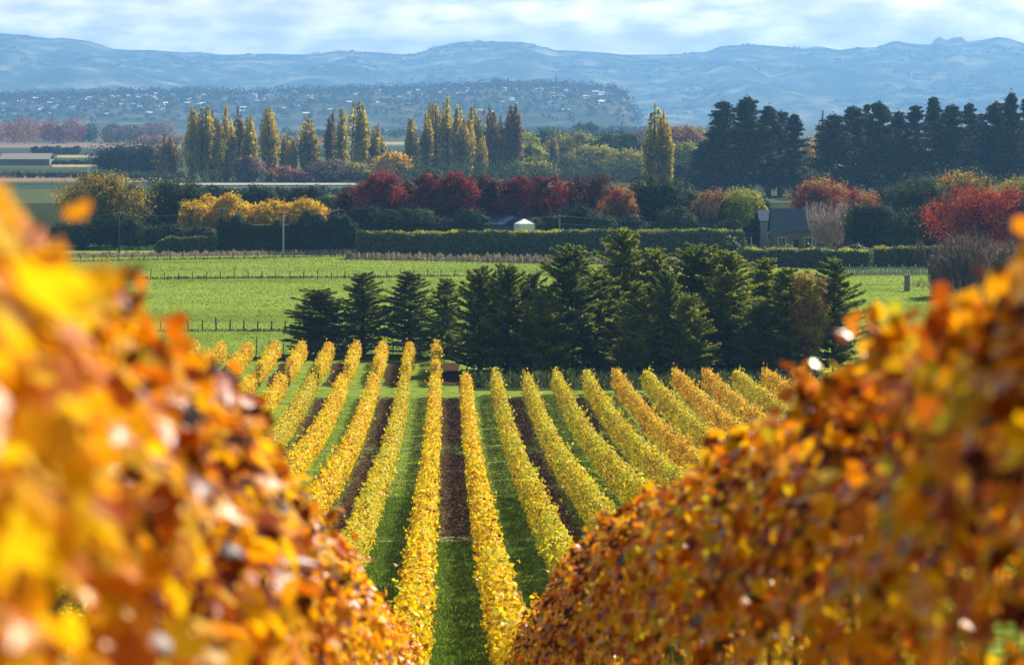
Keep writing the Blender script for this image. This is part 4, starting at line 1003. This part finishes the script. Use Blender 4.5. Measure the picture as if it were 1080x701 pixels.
# a crash barrier / bank along the road
# far woods as masses
def wood(name, label, px0, px1, ytop, ybase, mat, seed, n=5000, sz=2.2):
    rng = np.random.default_rng(seed); Y = GY(ybase); x0, x1 = X(px0, Y), X(px1, Y); h = ht(ytop, Y)
    nt_ = max(6, int((x1 - x0) / (h * .32))); tx = np.linspace(x0, x1, nt_) + rng.normal(0, h * .15, nt_); th = h * rng.uniform(.7, 1.05, nt_); ty = Y + rng.uniform(0, h * 2, nt_)
    k = rng.integers(0, nt_, n); v = rng.normal(size=(n, 3)); v /= np.linalg.norm(v, axis=1)[:, None]; v *= rng.random((n, 1)) ** .3
    C = np.stack([tx[k] + v[:, 0] * th[k] * .5, ty[k] + v[:, 1] * th[k] * .5, th[k] * (.5 + .5 * v[:, 2])], 1)
    s = sz / 3000 * Y; o = link(name, leafmesh(name, C, v + rng.normal(0, .4, v.shape), s * rng.uniform(.6, 1.4, n), LM[mat], rng, .8, rnd=np.clip(rng.random(n) * .6 + np.repeat(rng.random(nt_), 1)[k] * .4, 0, 1)))
    return tag(o, label, 'wood', kind='stuff')
wood('wood', 'far red-leaved wood at the left edge', -60, 76, 124, 152, 'redwood', 1, 7000)
wood('wood', 'far blue-green wood right of the red one', 78, 118, 128, 150, 'green', 2, 2600)
wood('wood', 'far grey-brown wood in the left plain', 112, 175, 127, 151, 'mauve', 3, 3500)
wood('wood', 'small dark shelterbelt in the far fields', 38, 80, 154, 163, 'darkgreen', 4, 2400)
wood('wood', 'far orange scrub behind the poplars', 150, 340, 142, 153, 'pinkorange', 5, 5000)
wood('wood', 'far dark tree line behind the poplars', 300, 640, 134, 146, 'green', 6, 6000)
wood('wood', 'far thin tree line at the foot of the town hill', 60, 420, 126, 134, 'hillwood', 7, 6000)
wood('wood', 'far trees beyond the green domes', 560, 760, 132, 142, 'hillwood', 8, 5000)
wood('wood', 'far tree line seen under the dark pines', 700, 1200, 140, 160, 'green', 9, 8000)
wood('shelterbelt', 'low dark hedge line across the far fields, nearest the golden-topped tree', -60, 112, 180, 188, 'darkgreen', 21, 5000, 1.6)
wood('shelterbelt', 'dark hedge line below the wide domed clump', 90, 190, 180, 188, 'darkgreen', 22, 4000, 1.6)
wood('shelterbelt', 'dark thin hedge line in the middle of the far fields', 40, 115, 168, 174, 'darkgreen', 23, 3000, 1.5)
wood('shelterbelt', 'dark hedge line behind the poplars above the grey road', 100, 470, 178, 193, 'green', 24, 9000, 1.8)
wood('shelterbelt', 'blue-green hedge line between the poplar groups', 190, 640, 158, 166, 'green', 25, 9000, 1.6)
wood('shelterbelt', 'dark hedge bank below the grey road', 150, 400, 196, 206, 'darkgreen', 26, 7000, 1.8)
wood('shelterbelt', 'dark thicket below the tall dark pines', 735, 1200, 178, 208, 'darkgreen', 27, 14000, 2.0)
wood('shelterbelt', 'blue-green thicket below the rounded trees', 430, 760, 168, 196, 'green', 28, 12000, 2.0)
# glasshouse roof far left
m = MB(); Yg = GY(174); m.box((0, 0, 1.4), (22, 14, 2.8)); gable(m, 22, 14, 2.8, 2.4, .4, 0)
o = m.build('farm_shed', wood_grey); o.location = (X(30, Yg), Yg, 0); tag(o, 'long pale farm shed in the far fields at the left edge', 'shed')

# ------------------------------------------------------------------ hills
RIDGE = [(-400, 40), (-200, 30), (-60, 32), (0, 35), (20, 37), (55, 41), (66, 40), (95, 44), (120, 52), (140, 53), (160, 53), (195, 56), (210, 55), (235, 58), (290, 57), (320, 58), (335, 57), (360, 54), (400, 55.5), (430, 58), (445, 55), (460, 50), (475, 46), (490, 44), (550, 44.5), (565, 48), (585, 53), (610, 54), (640, 56), (655, 58), (700, 58), (720, 57), (745, 55), (760, 49), (790, 47), (800, 48), (850, 51), (862, 49), (885, 53), (900, 51), (925, 50), (938, 45), (945, 43.5), (962, 47), (983, 47), (986, 41), (992, 39), (997, 43), (1005, 40), (1015, 39), (1019, 44), (1040, 42), (1052, 39), (1065, 41), (1080, 46), (1150, 52), (1300, 44), (1500, 50)]
YR = 11000.0
rx = np.array([ray(p, y).x * YR for p, y in RIDGE]); rz_ = np.array([H + ray(p, y).z * YR for p, y in RIDGE])
def hill_z(Xx, Yy):
    R0 = np.interp(Xx * YR / np.maximum(Yy, 1) * 1.0, rx, rz_)
    t = (Yy - 7200) / (YR - 7200); up = np.clip(t, 0, 1); back = np.clip((Yy - YR) / 2500, 0, 1)
    base = R0 * (up ** 1.3) * (1 - back * .9)
    nz_ = vnoise(Xx, Yy, .0035, 9); nz_2 = vnoise(Xx, Yy, .0011, 12)
    amp = 70 * np.sin(np.clip(up, 0, 1) * math.pi) ** .8
    return np.maximum(base + amp * (np.abs(nz_) * .9 + nz_2 * .5 - .35) + 9 * np.abs(vnoise(Xx, Yy, .011, 21)) * np.sin(np.clip(up, .0, .96) * math.pi), -2) 
hill_m = surf('hill_cover', (.015, .03, .015), (.06, .07, .03), .0065, .95, 0, c3=(.34, .31, .19), detail=8, spec=0)
grid('hills', np.arange(-3600, 3700, 12.0), np.concatenate([np.arange(7000, 10900, 40.0), np.arange(10900, 11101, 20.0), np.arange(11150, 13600, 120.0)]), hill_z, hill_m)
nb_ = 4200; bY = rs.uniform(7600, 10980, nb_); bX = rs.uniform(-.2, .24, nb_) * bY; bm = vnoise(bX, bY, .004, 31) > .05; bX, bY = bX[bm], bY[bm]; bZ = hill_z(bX, bY)
k = np.repeat(np.arange(len(bX)), 12); v = rs.normal(size=(len(k), 3)); v /= np.linalg.norm(v, axis=1)[:, None]
bs = rs.uniform(6, 14, len(bX)); C = np.stack([bX[k] + v[:, 0] * bs[k] * 1.6, bY[k] + v[:, 1] * bs[k], bZ[k] + bs[k] * .35 * (v[:, 2] + .7)], 1)
tag(link('scrub', leafmesh('scrub', C, v + [0, 0, .5], rs.uniform(7, 14, len(k)), LM['hillwood'], rs, .8)), 'dark scrub in patches on the far hill range', 'scrub', kind='stuff')
# town hill
TOWN = [(-300, 104), (-60, 101), (0, 101), (60, 99), (120, 97), (200, 96), (260, 97), (300, 95), (360, 94), (420, 92), (470, 91), (520, 88), (560, 88), (600, 89), (630, 91), (648, 93), (660, 99), (668, 112), (676, 126), (700, 128)]
YT = 5200.0
tx_ = np.array([ray(p, y).x * YT for p, y in TOWN]); tz_ = np.array([H + ray(p, y).z * YT - 5 for p, y in TOWN])
def town_z(Xx, Yy):
    R0 = np.clip(np.interp(Xx * YT / Yy, tx_, tz_), 0, 200); R0 = np.where(R0 < 12, R0 * 0 - 3, R0)
    t = np.clip((Yy - 4300) / (YT - 4300), 0, 1); b = np.clip((Yy - YT) / 600, 0, 1)
    return np.where(t > 0, R0 * t ** .8 * (1 - b ** 1.5 * 1.05), -3) + 5 * vnoise(Xx, Yy, .012, 5) * np.sin(t * math.pi) - .2
town_m = surf('town_slopes', (.02, .03, .018), (.05, .06, .03), .012, .95, 0, c3=(.15, .14, .09), detail=6, spec=0)
grid('town_hill', np.arange(-1500, 470, 10.0), np.arange(4280, 5820, 20.0), town_z, town_m)
rt_ = np.random.default_rng(77)
# trees on the town hill (one mass)
nt_ = 2600; tY = 4350 + 900 * rt_.random(nt_) ** .7; tX = rt_.uniform(-1150, 352, nt_) * 1.0; tH = rt_.uniform(3, 10, nt_); ridge = rt_.random(nt_) < .3; tY[ridge] = YT + rt_.uniform(-30, 20, ridge.sum()); tH[ridge] = rt_.uniform(6, 16, ridge.sum())
tZ = town_z(tX, tY); okk = tZ > 3; tX, tY, tZ, tH = tX[okk], tY[okk], tZ[okk], tH[okk]; nt_ = len(tX)
k = np.repeat(np.arange(nt_), 22); v = rt_.normal(size=(len(k), 3)); v /= np.linalg.norm(v, axis=1)[:, None]
C = np.stack([tX[k] + v[:, 0] * tH[k] * .75, tY[k] + v[:, 1] * tH[k] * .6, tZ[k] + tH[k] * (.45 + .55 * v[:, 2])], 1)
tag(link('woods', leafmesh('woods', C, v, rt_.uniform(2.5, 5, len(k)), LM['hillwood'], rt_, .8)), 'hazy trees scattered over the town hill', 'woods', kind='stuff')
# church spire like tree and mast
m = MB(); m.tube([(0, 0, -2), (0, 0, 6), (0, 0, 12), (0, 0, 23)], [5.5, 5.5, 4, .3], 8)
o = m.build('church_spire', concrete); o.location = (ray(587, 90).x * YT, YT, float(town_z(np.array([ray(587, 90).x * YT]), np.array([YT]))[0])); tag(o, 'pointed hazy spire on the ridge of the town hill', 'spire')
# houses on the town hill
hb = MB(); hb.box((0, 0, 2.2), (13, 8, 5.4)); gable(hb, 13, 8, 4.9, 2.4, .5, 1)
h_white = hb.build('hillside_house', [white_paint, concrete]); me_a = h_white.data
hb = MB(); hb.box((0, 0, 2.2), (16, 9, 5.4)); gable(hb, 16, 9, 4.9, 2.2, .5, 1)
h_tan = hb.build('hillside_house', [cream_wall, white_paint]); me_b = h_tan.data
lab = 'tiny pale house among trees on the hazy town hill'
first = {0: h_white, 1: h_tan}
spots = []
for i in range(190):
    px = rt_.uniform(0, 650) if i > 40 else rt_.choice([rt_.uniform(560, 600), rt_.uniform(120, 200)]); yy = 4450 + 730 * rt_.random() ** .6; xx = ray(px, 100).x * yy
    z = float(town_z(np.array([xx]), np.array([yy]))[0])
    if z > 6: spots.append((xx, yy, z))
for i, (xx, yy, z) in enumerate(spots):
    src = first[i % 2]; o = src if i < 2 else src.copy()
    if i >= 2: COL.objects.link(o)
    o.location = (xx, yy, z - .5); o.rotation_euler = (0, 0, rt_.uniform(-.8, .8)); s = rt_.uniform(.4, .72); o.scale = (s, s, s * 1.1)
    tag(o, lab, 'house', 'houses on the far hill')
m = MB(); m.box((0, 0, 5), (42, 14, 10)); m.box((26, 4, 3.5), (18, 14, 7)); m.box((0, -.2, 10.2), (43, 15, .6))
o = m.build('school_building', [white_paint]); px = 258; yy = 4980; xx = ray(px, 103).x * yy; o.location = (xx, yy, float(town_z(np.array([xx]), np.array([yy]))[0]) - 1); tag(o, 'wide white flat-roofed building on the town hill above the left poplars', 'building')

# ------------------------------------------------------------------ haze
m = MB(); m.box((0, 5900, 190), (13000, 16400, 394)); 
hz = m.build('haze', None) if False else None
me = bpy.data.meshes.new('haze'); me.from_pydata(m.v, [], m.f); hm = bpy.data.materials.new('haze'); hm.use_nodes = True; t = hm.node_tree; t.nodes.clear()
out = t.nodes.new('ShaderNodeOutputMaterial'); pv = t.nodes.new('ShaderNodeVolumePrincipled')
pv.inputs['Color'].default_value = (.25, .56, 1.0, 1); pv.inputs['Density'].default_value = 1.12e-4; pv.inputs['Anisotropy'].default_value = .2
t.links.new(pv.outputs[0], out.inputs['Volume']); me.materials.append(hm)
o = link('haze', me); tag(o, 'thin blue haze lying over the plain and hills', 'haze', kind='stuff')
